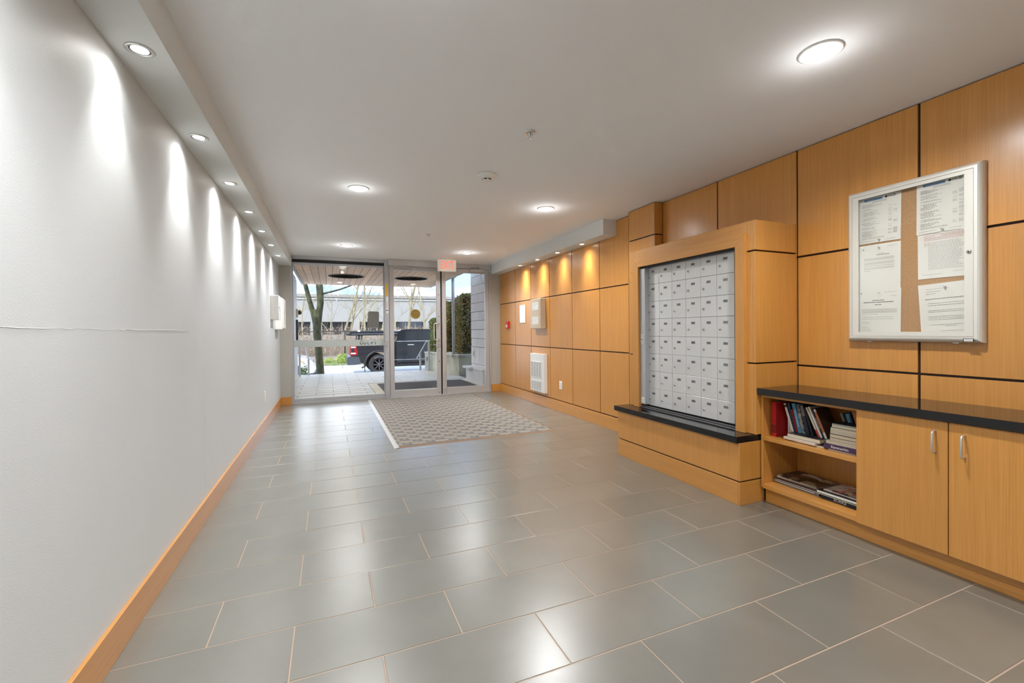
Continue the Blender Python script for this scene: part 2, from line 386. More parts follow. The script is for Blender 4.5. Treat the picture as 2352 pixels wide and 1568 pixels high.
for k in range(-16, 20):
    y0, y1 = T0 + k * TD, T0 + (k + 1) * TD
    y0c, y1c = max(y0, YB), min(y1, 8.02)
    if y1c - y0c < .02: continue
    xo = -.4467 if k % 2 == 0 else -.1443
    for n in range(-2, 8):
        x0, x1 = xo + n * TL, xo + (n + 1) * TL
        a, b = max(x0, XL), min(x1, XR)
        if b - a < .02: continue
        whole = a == x0 and b == x1 and y0c == y0 and y1c == y1
        tilt = random.uniform(-.0005, .0005), random.uniform(-.0004, .0004)
        if whole:
            loc = ((x0 + x1) / 2, (y0 + y1) / 2, 0)
            if full_o is None:
                full_o = full.build('tile', M_tile, floor); full_o.location = loc; full_o.rotation_euler = (*tilt, 0)
            else: place(full_o, floor, loc, (*tilt, 0))
        else:
            m = MB(); m.add(*tile_mesh(a + (GR / 2 if a > XL else 0), b - (GR / 2 if b < XR else 0), y0c + GR / 2, y1c - GR / 2)); m.build('tile', M_tile, floor)
# ceiling
cm = MB(); cm.box(XL - .2, XR + .2, YB, 8.14, CZ, CZ + .2); struct('ceiling', cm, M_ceil)
# left wall with a drywall joint ridge
wl = MB(); wl.box(XL - .14, XL, YB, 8.14, -.12, CZ); wall_left = struct('wall_left', wl, M_wall)
rd = MB(); rnd = random.Random(3)
yy = 1.2; pts = []
while yy < 3.05: pts.append((XL + .0002, yy, 1.203 + rnd.uniform(-.004, .004) - .003 * (yy - 2))); yy += rnd.uniform(.03, .07)
rd.tube(pts, [rnd.uniform(.0003, .0015) for _ in pts], n=5)
rd.build('plaster_ridge', M_wall, wall_left)
for yj in (4.62, 3.34):
    v = MB(); v.box(XL, XL + .0008, yj, yj + .004, .14, 1.25); v.build('plaster_joint', M_wall, wall_left)
wb = MB(); wb.box(XL - .2, XR + .2, YB - .14, YB, -.12, CZ); struct('wall_back', wb, M_wall)
# piers either side of the glass front
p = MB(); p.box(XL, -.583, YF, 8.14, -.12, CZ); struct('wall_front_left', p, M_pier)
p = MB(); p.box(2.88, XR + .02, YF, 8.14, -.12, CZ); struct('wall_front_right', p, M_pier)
# soffits
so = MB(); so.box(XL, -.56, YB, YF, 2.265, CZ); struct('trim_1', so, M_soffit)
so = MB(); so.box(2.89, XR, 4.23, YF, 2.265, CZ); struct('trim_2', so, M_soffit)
# right wall: dark backing and separate veneer panels
wr = MB(); wr.box(XR + .014, XR + .16, YB, 8.14, -.12, CZ); wall_right = struct('wall_right', wr, M_groove)
G = .0066
ZS = [.157, .918, 1.684, 2.437]
YS = [-3.0, -2.778, -2.08, -1.382, -.684, .014, .712, 1.41, 2.108, 2.799, 3.47, 3.92, 4.578, 5.244, 5.907, 6.576, 7.234, 8.0]
for i in range(len(YS) - 1):
    for j in range(3):
        m = MB(); m.box(XR, XR + .013, YS[i] + G, YS[i + 1] - G, ZS[j] + G, ZS[j + 1] - (G if j < 2 else .004), .001); m.build('wall_panel', M_wood, wall_right)
# boxed column above the mailbox surround
cl = MB(); cl.box(2.983, XR - .001, 3.473, 3.877, 0.02, CZ - .004); col = struct('trim_3', cl, M_groove)
for z0, z1 in ((.157, .918), (.918, 1.684), (1.684, 2.118), (2.118, 2.437)):
    m = MB(); m.box(2.973, 2.982, 3.467, 3.885, z0 + G, z1 - G + .001, .001); m.build('wall_panel', M_wood, col)
    m = MB(); m.box(2.973, XR - .006, 3.4655, 3.4725, z0 + G, z1 - G + .001); m.build('wall_panel', M_wood, col)
    m = MB(); m.box(2.973, XR - .006, 3.878, 3.885, z0 + G, z1 - G + .001); m.build('wall_panel', M_wood, col)
# baseboards
def bb(name, x0, x1, y0, y1, h, m):
    b = MB(); b.box(x0, x1, y0, y1, 0, h, .0015); return struct(name, b, m)
bb('baseboard_left', XL, XL + .014, YB, YF, .138, M_woodh)
bb('baseboard_right', 3.058, XR + .013, 3.46, YF, .151, M_woodh)
bb('baseboard_back', XL + .014, XR - .1, YB, YB + .014, .138, M_wooddeep)
bb('baseboard_front_left', XL + .014, -.578, YF - .014, YF, .132, M_wooddeep)
b = MB(); b.box(2.872, 3.058, YF - .014, YF, 0, .142, .0015); b.box(2.866, 2.8795, YF - .014, YF + .05, 0, .142, .0015); struct('baseboard_front_right', b, M_wooddeep)

# ================================================================ GLASS FRONT
def bars(mb, x0, x1, y0, y1, z0, z1, bev=.002): mb.box(x0, x1, y0, y1, z0, z1, bev)
win = bpy.data.objects.new('window_1', None); COL.objects.link(win); win['kind'] = 'structure'
f = MB()
bars(f, -.583, -.553, 8.0, 8.11, 0, CZ); bars(f, -.553, .90, 8.0, 8.11, 0, .045); bars(f, -.553, .90, 8.0, 8.11, 2.385, CZ)
bars(f, -.553, .90, 8.03, 8.09, 2.30, 2.335); bars(f, -.553, -.54, 8.03, 8.09, .09, 2.30); bars(f, -.553, .90, 8.03, 8.09, .05, .09); bars(f, .887, .90, 8.03, 8.09, .09, 2.30)
bars(f, .90, .975, 7.99, 8.11, 0, CZ)
f.build('window_frame', M_alud, win)
g = MB(); g.box(-.553, .90, 8.035, 8.10, 2.335, 2.385); g.build('dark_gasket', M_black, win)
g = MB(); g.box(-.54, .887, 8.056, 8.064, .09, 2.30); g.build('pane', M_glass, win)
# frosted band with the street number cut out of it, reading correctly from outside
def frosted_band():
    cu = bpy.data.curves.new('n', 'FONT'); cu.body = '14300'; cu.size = .105; cu.align_x = 'RIGHT'; cu.align_y = 'CENTER'; cu.space_character = 1.12
    ob = bpy.data.objects.new('n', cu); COL.objects.link(ob)
    bpy.context.view_layer.objects.active = ob; ob.select_set(True); bpy.ops.object.convert(target='CURVE')
    c2 = ob.data; c2.dimensions = '2D'; c2.fill_mode = 'FRONT'
    # text is centred around x in [-w,0]; mirrored into world by x_world = X0 - x
    x0, x1, h = -.39 - .02, 1.017, .054
    xs = [-.025 - .0, ]
    sp_ = c2.splines.new('POLY'); sp_.points.add(3)
    # local x runs from outside-left (world right) to outside-right (world left)
    L, R_ = -.405, 1.022
    for q, (a, b_) in zip(sp_.points, ((L, -h), (R_, -h), (R_, h), (L, h))): q.co = (a, b_, 0, 1)
    sp_.use_cyclic_u = True
    dg = bpy.context.evaluated_depsgraph_get(); me = bpy.data.meshes.new_from_object(ob.evaluated_get(dg))
    mb = MB(); M = Matrix(((-1, 0, 0, .482), (0, 0, 1, 8.0545), (0, 1, 0, .990), (0, 0, 0, 1)))
    mb.add([M @ v.co for v in me.vertices], [list(p_.vertices) for p_ in me.polygons])
    bpy.data.objects.remove(ob); bpy.data.meshes.remove(me)
    mb.build('frosted_band', M_frost, win, label='grey frosted band with street number seen in reverse')
frosted_band()
st = MB(); st.mat(M_yellow); st.box(.925, .962, 7.987, 7.989, 1.81, 2.02); st.mat(M_paper); st.box(.928, .960, 7.987, 7.989, 1.50, 1.795)
st.mat(M_inkr)
for i in range(6): st.box(.932, .956, 7.9862, 7.9869, 1.60 + i * .019, 1.608 + i * .019)
st.mat(M_ink); st.box(.930, .958, 7.9862, 7.9869, 1.545, 1.562)
tag(st.build('safety_sticker'), 'yellow and white sticker strip on the silver post between window and doors', 'sticker')
m = MB(); m.box(.895, .935, 7.972, 7.9895, .93, 1.02, .004); tag(m.build('door_sensor', M_satin), 'small grey box on the silver post beside the frosted band', 'sensor')
m = MB(); m.prism([(.602, 1.249), (.809, 1.251), (.807, 1.532), (.66, 1.537), (.626, 1.522)], 'y', 8.0535, 8.0550)
tag(m.build('taped_notice', M_poster), 'dark grey notice taped high on the fixed window pane', 'notice')

def door(idx, x0, x1, hinge_left):
    d = bpy.data.objects.new('door_%d' % idx, None); COL.objects.link(d); d['kind'] = 'structure'
    f = MB(); sl = .072
    bars(f, x0, x0 + sl, 8.02, 8.07, .012, 2.345); bars(f, x1 - sl, x1, 8.02, 8.07, .012, 2.345)
    bars(f, x0 + sl, x1 - sl, 8.02, 8.07, .012, .125); bars(f, x0 + sl, x1 - sl, 8.02, 8.07, 2.275, 2.345)
    f.build('door_frame', M_alu, d)
    b = MB(); w = .006
    for a in ((x0 + sl, x0 + sl + w, .125, 2.275), (x1 - sl - w, x1 - sl, .125, 2.275), (x0 + sl, x1 - sl, .125, .125 + w), (x0 + sl, x1 - sl, 2.275 - w, 2.275)): b.box(a[0], a[1], 8.030, 8.055, a[2], a[3])
    b.build('glazing_bead', M_satin, d)
    g = MB(); g.box(x0 + sl, x1 - sl, 8.041, 8.047, .125, 2.275); g.build('pane', M_glass, d)
    return d
d1 = door(1, .985, 1.902, True); d2 = door(2, 1.930, 2.850, False)
fr = MB()
bars(fr, .975, 2.88, 7.99, 8.11, 2.355, CZ); bars(fr, 2.853, 2.88, 7.99, 8.11, 0, 2.355); struct('trim_4', fr, M_alu)
th = MB(); th.box(.975, 2.853, 7.985, 8.11, 0, .010, .002); struct('trim_5', th, M_satin)
m = MB(); m.box(1.9055, 1.9265, 8.03, 8.06, .012, 2.345); m.build('meeting_gasket', M_black, d1)
for z in (.05, .62, 1.00 + .03, .42 + .4, 1.45, 1.85):
    m = MB(); m.lathe([(0, .004), (.008, .004), (.009, 0)], (1.868, 8.02, z), '-y', 12); m.build('bolt', M_black, d1)
m = MB()
path = [(1.868, 8.02, 1.325), (1.868, 7.975, 1.325), (1.860, 7.957, 1.325), (1.80, 7.945, 1.325), (1.772, 7.942, 1.318), (1.762, 7.942, 1.295), (1.758, 7.942, 1.17), (1.762, 7.942, 1.045), (1.772, 7.942, 1.024), (1.80, 7.945, 1.017), (1.860, 7.957, 1.017), (1.868, 7.975, 1.017), (1.868, 8.02, 1.017)]
m.tube(path, .0105, 10); m.build('pull_handle', M_satin, d1)
m = MB(); m.box(1.853, 1.885, 8.008, 8.02, .88, .98, .003); m.tube([(1.868, 8.01, .93), (1.868, 7.975, .93), (1.75, 7.968, .928)], .008, 8); m.build('lever_lock', M_satin, d1)
m = MB(); m.box(1.945, 1.985, 8.004, 8.02, .035, .14, .003); m.lathe([(0, .012), (.008, .012), (.008, 0)], (1.965, 8.004, .09), '-y', 10); m.build('floor_bolt', M_satin, d2)
m = MB(); m.mat(M_backlit); m.lathe([(0, 0), (.088, 0), (.088, .0015), (0, .0015)], (1.445, 8.0405, 1.492), '-y', 40, smooth=False)
m.mat(M_ink); text(m, 'CAUTION', .034, frame_y(1.445, 8.0387, 1.492)); m.box(1.372, 1.518, 8.0386, 8.039, 1.513, 1.517); m.box(1.372, 1.518, 8.0386, 8.039, 1.467, 1.471)
for a, b_ in ((1.395, 1.54), (1.41, 1.445)):
    for i in range(6): m.box(a + i * .018, a + i * .018 + .013, 8.0386, 8.039, b_, b_ + .010) if a + i * .018 < 1.50 else None
tag(m.build('caution_sticker'), 'round amber caution sticker on the glass of the left door', 'sticker')
# automatic operator above left door
op = thing('door_operator', 'long silver door operator box above the left door with folding arm', 'door operator', (1.40, 7.95, 2.40))
m = MB(); m.box(.956, 1.85, 7.88, 7.9895, 2.335, 2.438, .004); m.build('housing', M_alu, op)
m = MB(); m.box(.952, .956, 7.882, 7.9885, 2.337, 2.436); m.build('end_cap', M_satin, op)
m = MB(); m.box(1.05, 1.15, 7.93, 7.955, 2.319, 2.335, .002); m.tube([(1.08, 7.94, 2.322), (1.24, 7.90, 2.316), (1.42, 8.005, 2.300)], .007, 6); m.build('arm', M_satin, op)
m = MB(); m.box(1.39, 1.45, 8.004, 8.02, 2.285, 2.315, .002); m.build('shoe', M_satin, op)
cl_ = thing('door_closer', 'silver door closer with arm and hanging cable above the right door', 'door closer', (2.65, 7.96, 2.33))
m = MB(); m.box(2.46, 2.74, 7.96, 8.019, 2.285, 2.345, .006); m.build('body', M_alu, cl_)
m = MB(); m.box(2.555, 2.60, 7.975, 8.0, 2.345, 2.366, .002); m.tube([(2.58, 7.985, 2.36), (2.44, 7.86, 2.365), (2.64, 7.982, 2.372)], .008, 6); m.build('arm', M_satin, cl_)
m = MB(); pp = [(2.66 + .10 * (1 - cos(pi * t / 10)), 7.975, 2.33 - .26 * sin(pi * t / 10)) for t in range(11)]; m.tube(pp, .006, 6); m.box(2.845, 2.872, 7.97, 7.9895, 2.30, 2.35, .002); m.build('cable', M_satin, cl_)

# exit sign
ex = thing('exit_sign', 'cream exit sign with glowing red EXIT letters hanging from the ceiling', 'exit sign', (1.91, 7.55, 2.33))
m = MB(); m.box(1.752, 2.070, 7.52, 7.58, 2.222, 2.424, .004); m.build('housing', M_exitf, ex)
m = MB(); text(m, 'EXIT', .200, frame_y(1.911, 7.5185, 2.322) @ Matrix.Diagonal((.58, 1, 1, 1))); m.build('lettering', M_exit, ex)
m = MB(); m.box(1.81, 2.01, 7.515, 7.585, 2.426, 2.439, .003); m.build('ceiling_plate', M_plastic, ex)

# ================================================================ LIGHT FITTINGS
def spot(x, y, z, power, size, blend, rad, col=(1, .93, .84), aim=(0, 0, -1), name='lamp_beam', parent=None):
    l = bpy.data.lights.new(name, 'SPOT'); l.energy = power; l.spot_size = radians(size); l.spot_blend = blend; l.shadow_soft_size = rad; l.color = col
    o = bpy.data.objects.new(name, l); COL.objects.link(o)
    off = ORG.get(parent.name, Vector((0, 0, 0))) if parent else Vector((0, 0, 0))
    if parent: o.parent = parent
    o.location = Vector((x, y, z)) - off; o.rotation_euler = Vector(aim).to_track_quat('-Z', 'Y').to_euler(); return o
def point(x, y, z, power, rad, col=(.98, .985, .985), parent=None):
    l = bpy.data.lights.new('ceiling_lift_light', 'POINT'); l.energy = power; l.shadow_soft_size = rad; l.color = col
    o = bpy.data.objects.new('ceiling_lift_light', l); COL.objects.link(o); o.parent = parent; o.location = Vector((x, y, z)) - ORG[parent.name]; return o  # unseen point light added below a downlight to lift the ceiling
DLP = [((.251, 4.07), 'recessed ceiling downlight nearest the smoke alarm on its door-left side'), ((2.081, 4.07), 'recessed ceiling downlight directly before the right soffit end'),
       ((.247, 6.83), 'small recessed downlight on ceiling above left glass pane'), ((2.062, 6.83), 'small recessed ceiling downlight just beyond the exit sign side of the doors'),
       ((2.081, 1.318), 'largest recessed ceiling downlight near the notice board'), ((.251, 1.318), 'recessed ceiling downlight above the viewer'),
       ((.251, -1.43), 'recessed ceiling downlight behind the viewer on the left'), ((2.081, -1.43), 'recessed ceiling downlight behind the viewer on the right')]
proto = None
for (x, y), lab in DLP:
    if proto is None:
        proto = thing('ceiling_downlight', lab, 'downlight', (x, y, CZ), 'round ceiling downlights')
        m = MB(); m.lathe([(.088, 0), (.088, -.004), (.082, -.007), (.068, -.007), (.062, -.002), (.062, 0)], (x, y, CZ), 'z', 36); m.build('trim_ring', M_white, proto)
        m = MB(); m.lathe([(.066, -.0065), (.062, -.011), (.045, -.019), (.022, -.024), (0, -.025)], (x, y, CZ), 'z', 36); m.build('lens', M_lampw, proto)
        o = proto
    else:
        o = copy_tree(proto); o.location = (x, y, CZ); o['label'] = lab; ORG[o.name] = Vector((x, y, CZ))
    point(x, y, CZ - .085, .45, .03, parent=o); spot(x, y, CZ - .03, 44, 160, .8, .05, (.98, .985, .985), parent=o)
SLY = [2.09, 2.905, 3.72, 4.535, 5.35, 6.165, 6.98, 1.275, .46]
names = ['first', 'second', 'third', 'fourth', 'fifth', 'sixth', 'seventh']
proto = None
def soffit_spot(x, y, z, lab, grp, power, col, wall_dir):
    global proto
    if proto is None:
        proto = thing('soffit_spotlight', lab, 'spotlight', (x, y, z), grp)
        m = MB(); m.lathe([(.047, 0), (.047, -.003), (.043, -.005), (.036, -.0045), (.034, -.0012)], (x, y, z), 'z', 28); m.build('trim_ring', M_satin, proto)
        m = MB(); m.lathe([(.034, -.0012), (.030, -.0006)], (x, y, z), 'z', 28); m.build('reflector', M_reflector, proto)
        m = MB(); m.lathe([(.030, -.0008), (.020, -.003), (0, -.004)], (x, y, z), 'z', 28); m.build('lens', M_lampm, proto); o = proto
    else:
        o = copy_tree(proto); o.location = (x, y, z); ORG[o.name] = Vector((x, y, z)); o['label'] = lab; o['group'] = grp
    spot(x, y, z - .012, power * .50, 70, 1.0, .020, col, (wall_dir * .09, 0, -1), parent=o)
    spot(x, y, z - .014, power * .11, 140, 1.0, .02, col, (wall_dir * .05, 0, -1), parent=o)
    return o
for i, y in enumerate(SLY):
    lab = ('soffit spotlight along the white wall, %s counting from the viewer' % names[i]) if i < 7 else ('soffit spotlight above the white wall just out of frame', 'soffit spotlight above the white wall level with the viewer')[i - 7]
    soffit_spot(-.652, y, 2.265, lab, 'left soffit spotlights', 30 * (1.0 + (.35 if i in (0, 2, 4) else -.15)), (1, .985, .96), -1)
for i, y in enumerate((4.81, 5.46, 6.10, 6.76)):
    soffit_spot(2.965, y, 2.265, 'soffit spotlight above the wood panels, %s counting from the soffit end' % names[i], 'right soffit spotlights', (22, 20, 30, 36)[i], (1, .90, .74), 1)

sk = thing('smoke_alarm', 'round white smoke alarm with dark slots on the ceiling', 'smoke alarm', (1.188, 3.36, CZ))
m = MB(); m.lathe([(.082, 0), (.082, -.008), (.076, -.014), (.060, -.022), (.040, -.030), (.034, -.034)], (1.188, 3.36, CZ), 'z', 36); m.build('base', M_plastic, sk)
m = MB(); m.lathe([(.034, -.034), (.034, -.046), (.028, -.05), (0, -.052)], (1.188, 3.36, CZ), 'z', 28); m.build('sensor_dome', M_plastic, sk)
m = MB()
for k in range(6):
    a = k * pi / 3 - 1.2; c_ = Vector((1.188 + .0345 * cos(a), 3.36 + .0345 * sin(a), CZ - .040)); st_ = len(m.v)
    m.box(-.001, .001, -.012, .012, -.004, .004); m.rot(Matrix.Translation(c_) @ Matrix.Rotation(a, 4, 'Z'), st_)
m.build('sensor_slot', M_black, sk)
def sprinkler(x, y, s, lab):
    t_ = thing('fire_sprinkler', lab, 'sprinkler', (x, y, CZ), 'ceiling sprinklers')
    m = MB(); m.lathe([(.036 * s, 0), (.036 * s, -.004), (.027 * s, -.010 * s), (.018 * s, -.004)], (x, y, CZ), 'z', 24); m.build('escutcheon', M_chrome, t_)
    m = MB(); m.lathe([(.009 * s, -.003), (.008 * s, -.016 * s), (.004 * s, -.020 * s), (.004 * s, -.032 * s)], (x, y, CZ), 'z', 12)
    for q in (-1, 1): m.tube([(x + q * .008 * s, y, CZ - .012 * s), (x + q * .013 * s, y, CZ - .022 * s), (x, y, CZ - .036 * s)], .0018 * s, 6)
    m.build('body', M_satin, t_)
    m = MB(); m.lathe([(.003, -.036 * s), (.015 * s, -.037 * s), (.015 * s, -.039 * s), (0, -.040 * s)], (x, y, CZ), 'z', 16); m.build('deflector', M_satin, t_)
sprinkler(1.187, 2.537, 1, 'chrome fire sprinkler on the ceiling nearer the viewer than the smoke alarm')
sprinkler(1.20, 5.70, .9, 'small fire sprinkler on the ceiling between smoke alarm and glass doors')

# ================================================================ WALL ITEMS
fa = thing('fire_alarm_pull_station', 'small red fire alarm pull station on wood panel beside the pier', 'fire alarm', (3.07, 7.56, 1.27))
m = MB(); m.box(3.032, 3.0695, 7.50, 7.62, 1.215, 1.345, .005); m.build('body', M_red, fa)
m = MB(); m.box(3.024, 3.0315, 7.53, 7.585, 1.235, 1.285, .002); m.build('pull_bar', M_plastic, fa)
m = MB(); m.box(3.056, 3.0695, 6.782, 7.01, 1.305, 1.612, .003); m.mat(M_white); t_ = m
pn = thing('notice_plate', 'plain white upright notice plate on wood panel left of the cream cabinet', 'sign', (3.07, 6.9, 1.46)); m.mats = [M_white]; m.m = [0] * len(m.m); m.build('plate', M_white, pn)
m = MB(); m.box(3.0545, 3.056, 6.80, 6.995, 1.325, 1.592); m.build('insert', M_paper, pn)
an = thing('alarm_panel_cabinet', 'cream metal cabinet with two white paper sheets on its door', 'cabinet', (3.07, 6.23, 1.43))
m = MB(); m.box(2.992, 3.0695, 6.04, 6.42, 1.203, 1.672, .003); m.build('body', M_cream, an)
m = MB(); m.box(2.984, 2.9915, 6.043, 6.417, 1.207, 1.668, .002); dr = m.build('door', M_cream, an)
m = MB(); m.lathe([(0, .006), (.007, .006), (.008, 0)], (2.984, 6.07, 1.44), '-x', 12); m.build('lock', M_chrome, dr)
def sheet(y0, y1, z0, z1, x, name, lab, lines, grp=None, seed=0):
    rr = random.Random(seed); m = MB(); m.mat(M_paper); m.box(x - .0006, x, y0, y1, z0, z1); m.mat(M_inkg)
    for k in range(lines):
        z = z1 - .012 - k * (z1 - z0 - .02) / lines; yy = y1 - .012
        while yy > y0 + .02:
            w = rr.uniform(.008, .03); m.quad((x - .0009, yy, z), (x - .0009, yy - w, z), (x - .0009, yy - w, z - .003), (x - .0009, yy, z - .003)); yy -= w + .005
            if rr.random() < .12: break
    o = m.build(name, recalc=False); tag(o, lab, 'paper', grp); return o
sheet(6.12, 6.345, 1.50, 1.617, 2.9835, 'paper_sheet', 'white printed floor plan sheet, upper one on the cream cabinet', 7, 'sheets on the cream cabinet', 5)
sheet(6.12, 6.345, 1.275, 1.392, 2.9835, 'paper_sheet', 'white printed sheet, lower one on the cream cabinet', 6, 'sheets on the cream cabinet', 6)
# fan heater grille
he = thing('wall_heater', 'white louvred wall heater low on the wood panels', 'heater', (3.07, 6.24, .52))
m = MB(); m.box(3.008, 3.0695, 5.995, 6.485, .213, .812, .004); m.build('body', M_white, he)
for z0, z1 in ((.445, .680), (.240, .378)):
    m = MB(); m.box(3.0055, 3.0079, 6.085, 6.445, z0, z1); gp = m.build('grille', M_dark, he)
    m = MB(); m.box(3.000, 3.0075, 6.078, 6.086, z0 - .006, z1 + .006); m.box(3.000, 3.0075, 6.444, 6.452, z0 - .006, z1 + .006); m.box(3.000, 3.0075, 6.078, 6.452, z0 - .008, z0); m.box(3.000, 3.0075, 6.078, 6.452, z1, z1 + .008)
    for q in range(1, 4): m.box(3.000, 3.0075, 6.085 + q * .09 - .005, 6.085 + q * .09 + .005, z0, z1)
    m.build('grille_frame', M_white, gp)
    n = int((z1 - z0) / .0135); s0 = None
    for q in range(n):
        z = z0 + (q + .5) * (z1 - z0) / n
        if s0 is None:
            m = MB(); m.box(3.001, 3.0055, 6.086, 6.444, z - .0042, z + .0042); s0 = m.build('slat', M_white, gp); zb = z
        else: place(s0, gp, (0, 0, z - zb))
ou = thing('wall_outlet', 'white wall outlet low on the wood panel right of the heater', 'outlet', (3.07, 5.577, .384), 'wall outlets')
m = MB(); m.box(3.0625, 3.0695, 5.538, 5.616, .326, .442, .002); m.build('plate', M_plastic, ou)
for z in (.362, .406):
    m = MB(); m.box(3.0605, 3.0625, 5.560, 5.594, z - .016, z + .016, .001); m.mat(M_black); m.mats = [M_plastic, M_black]; m.m = [0] * len(m.f)
    m.cur = 1; m.box(3.0600, 3.0604, 5.568, 5.571, z - .004, z + .006); m.box(3.0600, 3.0604, 5.583, 5.586, z - .004, z + .006); m.build('socket', None, ou)
ou = thing('wall_outlet', 'white wall outlet low on the white wall near the front pier', 'outlet', (XL, 6.135, .41), 'wall outlets')
m = MB(); m.box(XL + .0005, XL + .0075, 6.097, 6.173, .345, .462, .002); m.build('plate', M_plastic, ou)
for z in (.382, .426):
    m = MB(); m.box(XL + .0075, XL + .0095, 6.118, 6.152, z - .016, z + .016, .001); m.build('socket', M_plastic, ou)
# left wall boxes
kb = thing('key_cabinet', 'grey-white metal key cabinet on the white wall, nearer and higher box', 'cabinet', (XL, 7.0, 1.52))
m = MB(); m.box(XL + .001, XL + .094, 6.83, 7.12, 1.36, 1.695, .002); m.build('body', M_white, kb)
m = MB(); m.box(XL + .095, XL + .101, 6.826, 7.124, 1.358, 1.698, .002); dr = m.build('door', M_white, kb)
m = MB(); m.lathe([(0, .008), (.009, .008), (.010, 0)], (XL + .101, 6.87, 1.53), 'x', 12); m.tube([(XL + .108, 6.87, 1.53), (XL + .113, 6.868, 1.485)], .003, 6); m.build('lock', M_chrome, dr)
eb = thing('electrical_box', 'white enclosed electrical box on the white wall, farther and lower box', 'electrical box', (XL, 7.55, 1.45))
m = MB(); m.box(XL + .001, XL + .105, 7.32, 7.66, 1.225, 1.70, .008); m.build('body', M_white, eb)
m = MB(); m.box(XL + .106, XL + .122, 7.33, 7.65, 1.24, 1.685, .008); m.build('cover', M_plastic, eb)
m = MB(); m.box(XL + .123, XL + .128, 7.38, 7.42, 1.30, 1.62, .001); m.build('cover_hinge', M_satin, eb)

# ================================================================ MAILBOX SURROUND
mc = thing('mailbox_surround', 'wood veneer surround framing the mailboxes and standing on the floor', 'cabinet', (2.85, 2.78, 0))
yb0, yb1 = 2.118, 3.446
m = MB(); m.box(2.672, 3.045, yb0 + .012, yb1 - .012, .40, 1.900); m.box(2.535, 3.0, 2.134, 3.446, 0, .412)
# hollow the niche by building the core from slabs
m = MB(); m.mat(M_groove)
m.box(2.525, 3.05, 2.134, 3.446, 0, .416)                                   # plinth core
m.box(2.672, 3.06, yb0 + .012, 2.250, .462, 1.900); m.box(2.672, 3.06, 3.302, yb1 - .012, .462, 1.900); m.box(2.672, 3.06, 2.250, 3.302, 1.756, 1.900); m.box(2.90, 3.06, 2.250, 3.302, .462, 1.756)
m.build('core', None, mc)
def vp_(x0, x1, y0, y1, z0, z1, mt=None, name='panel'):
    m = MB(); m.box(x0, x1, y0, y1, z0, z1, .0012); return m.build(name, mt or M_wood, mc)
for z0, z1 in ((.464, .940), (.951, 1.704), (1.715, 1.915)):
    vp_(2.655, 3.069, yb0 - .008, yb0 + .0115, z0, z1, name='side_panel')
    vp_(2.655, 2.6715, yb0 + .0125, 2.185, z0, z1, name='front_strip')
    vp_(2.655, 2.6715, 3.372, yb1, z0, z1, name='front_strip')
    vp_(2.672, 3.069, yb1 - .0115, yb1 + .0015, z0, z1, name='side_panel')
vp_(2.655, 2.6715, 2.1855, 3.3715, 1.825, 1.915, M_woodh, 'front_strip')
vp_(2.672, 3.069, yb0 + .012, yb1 - .012, 1.901, 1.914, M_woodh, 'top_panel')
# raised mitred frame
def mitre(name, poly, mt):
    m = MB(); m.prism(poly, 'x', 2.630, 2.671, .0012); return m.build(name, mt, mc)
fy0, fy1, oy0, oy1, fz, oz = 2.178, 3.380, 2.252, 3.300, 1.836, 1.753
mitre('frame_stile', [(fy0, .4635), (oy0, .4635), (oy0, oz), (fy0, fz)], M_wood)
mitre('frame_stile', [(oy1, .4635), (fy1, .4635), (fy1, fz), (oy1, oz)], M_wood)
mitre('frame_head', [(fy0, fz), (oy0, oz), (oy1, oz), (fy1, fz)], M_woodh)
# plinth
vp_(2.512, 2.5245, 2.1345, 3.458, .0, .153, M_woodh, 'plinth_panel'); vp_(2.512, 2.5245, 2.1345, 3.458, .163, .4185, M_wood, 'plinth_panel')
vp_(2.512, 2.745, 2.119, 2.1335, .0, .153, M_wooddeep, 'plinth_panel'); vp_(2.512, 2.74, 2.119, 2.1335, .163, .4185, M_wood, 'plinth_panel')
vp_(2.525, 3.069, 3.4465, 3.458, .0, .153, M_wooddeep, 'plinth_panel'); vp_(2.525, 3.069, 3.4465, 3.458, .163, .4185, M_wood, 'plinth_panel')
# granite ledge
m = MB(); m.box(2.487, 3.05, 2.250, 3.302, .4195, .4625, .0025); 
m = MB(); m.prism([(2.487, 2.119), (2.740, 2.119), (2.740, 2.1), (2.745, 2.1), (2.745, 2.119), (2.89, 2.119), (2.89, 3.484), (2.487, 3.484)][:2] + [(2.740, 2.119), (2.89, 2.13), (2.89, 3.484), (2.487, 3.484)][1:], 'z', .4195, .4625, .002)
tag(m.build('granite_ledge', M_granite), 'polished black granite ledge below the mailboxes, on the low wooden plinth', 'ledge')

# ================================================================ MAILBOXES
mbk = thing('mailbox_bank', 'bank of silver grey mailboxes in six columns and eight rows', 'mailboxes', (2.72, 2.78, .48))
m = MB(); m.box(2.716, 2.895, 2.262, 3.296, .466, 1.752); m.build('housing', M_black, mbk)
m = MB(); m.box(2.650, 2.714, 3.229, 3.297, .497, 1.738, .002); m.build('end_channel', M_alud, mbk)
lp = MB(); lp.box(2.6465, 2.6495, 3.243, 3.286, 1.045, 1.135, .001); lpo = lp.build('lock_plate', M_satin, mbk)
m = MB(); m.lathe([(0, .005), (.009, .005), (.011, 0)], (2.6465, 3.264, 1.09), '-x', 14)
for yy in (3.252, 3.277):
    for z in (1.058, 1.122): m.lathe([(0, .003), (.004, .002), (.005, 0)], (2.6465, yy, z), '-x', 8)
m.build('lock_cylinder', M_chrome, lpo)
m = MB(); m.box(2.6485, 2.6498, 3.24, 3.285, .51, .56); m.mat(M_ink); m.mats = [M_paper, M_inkg]; m.cur = 1
for q in range(3): m.box(2.648, 2.6484, 3.246, 3.279, .52 + q * .011, .523 + q * .011)
m.build('maker_sticker', None, mbk)
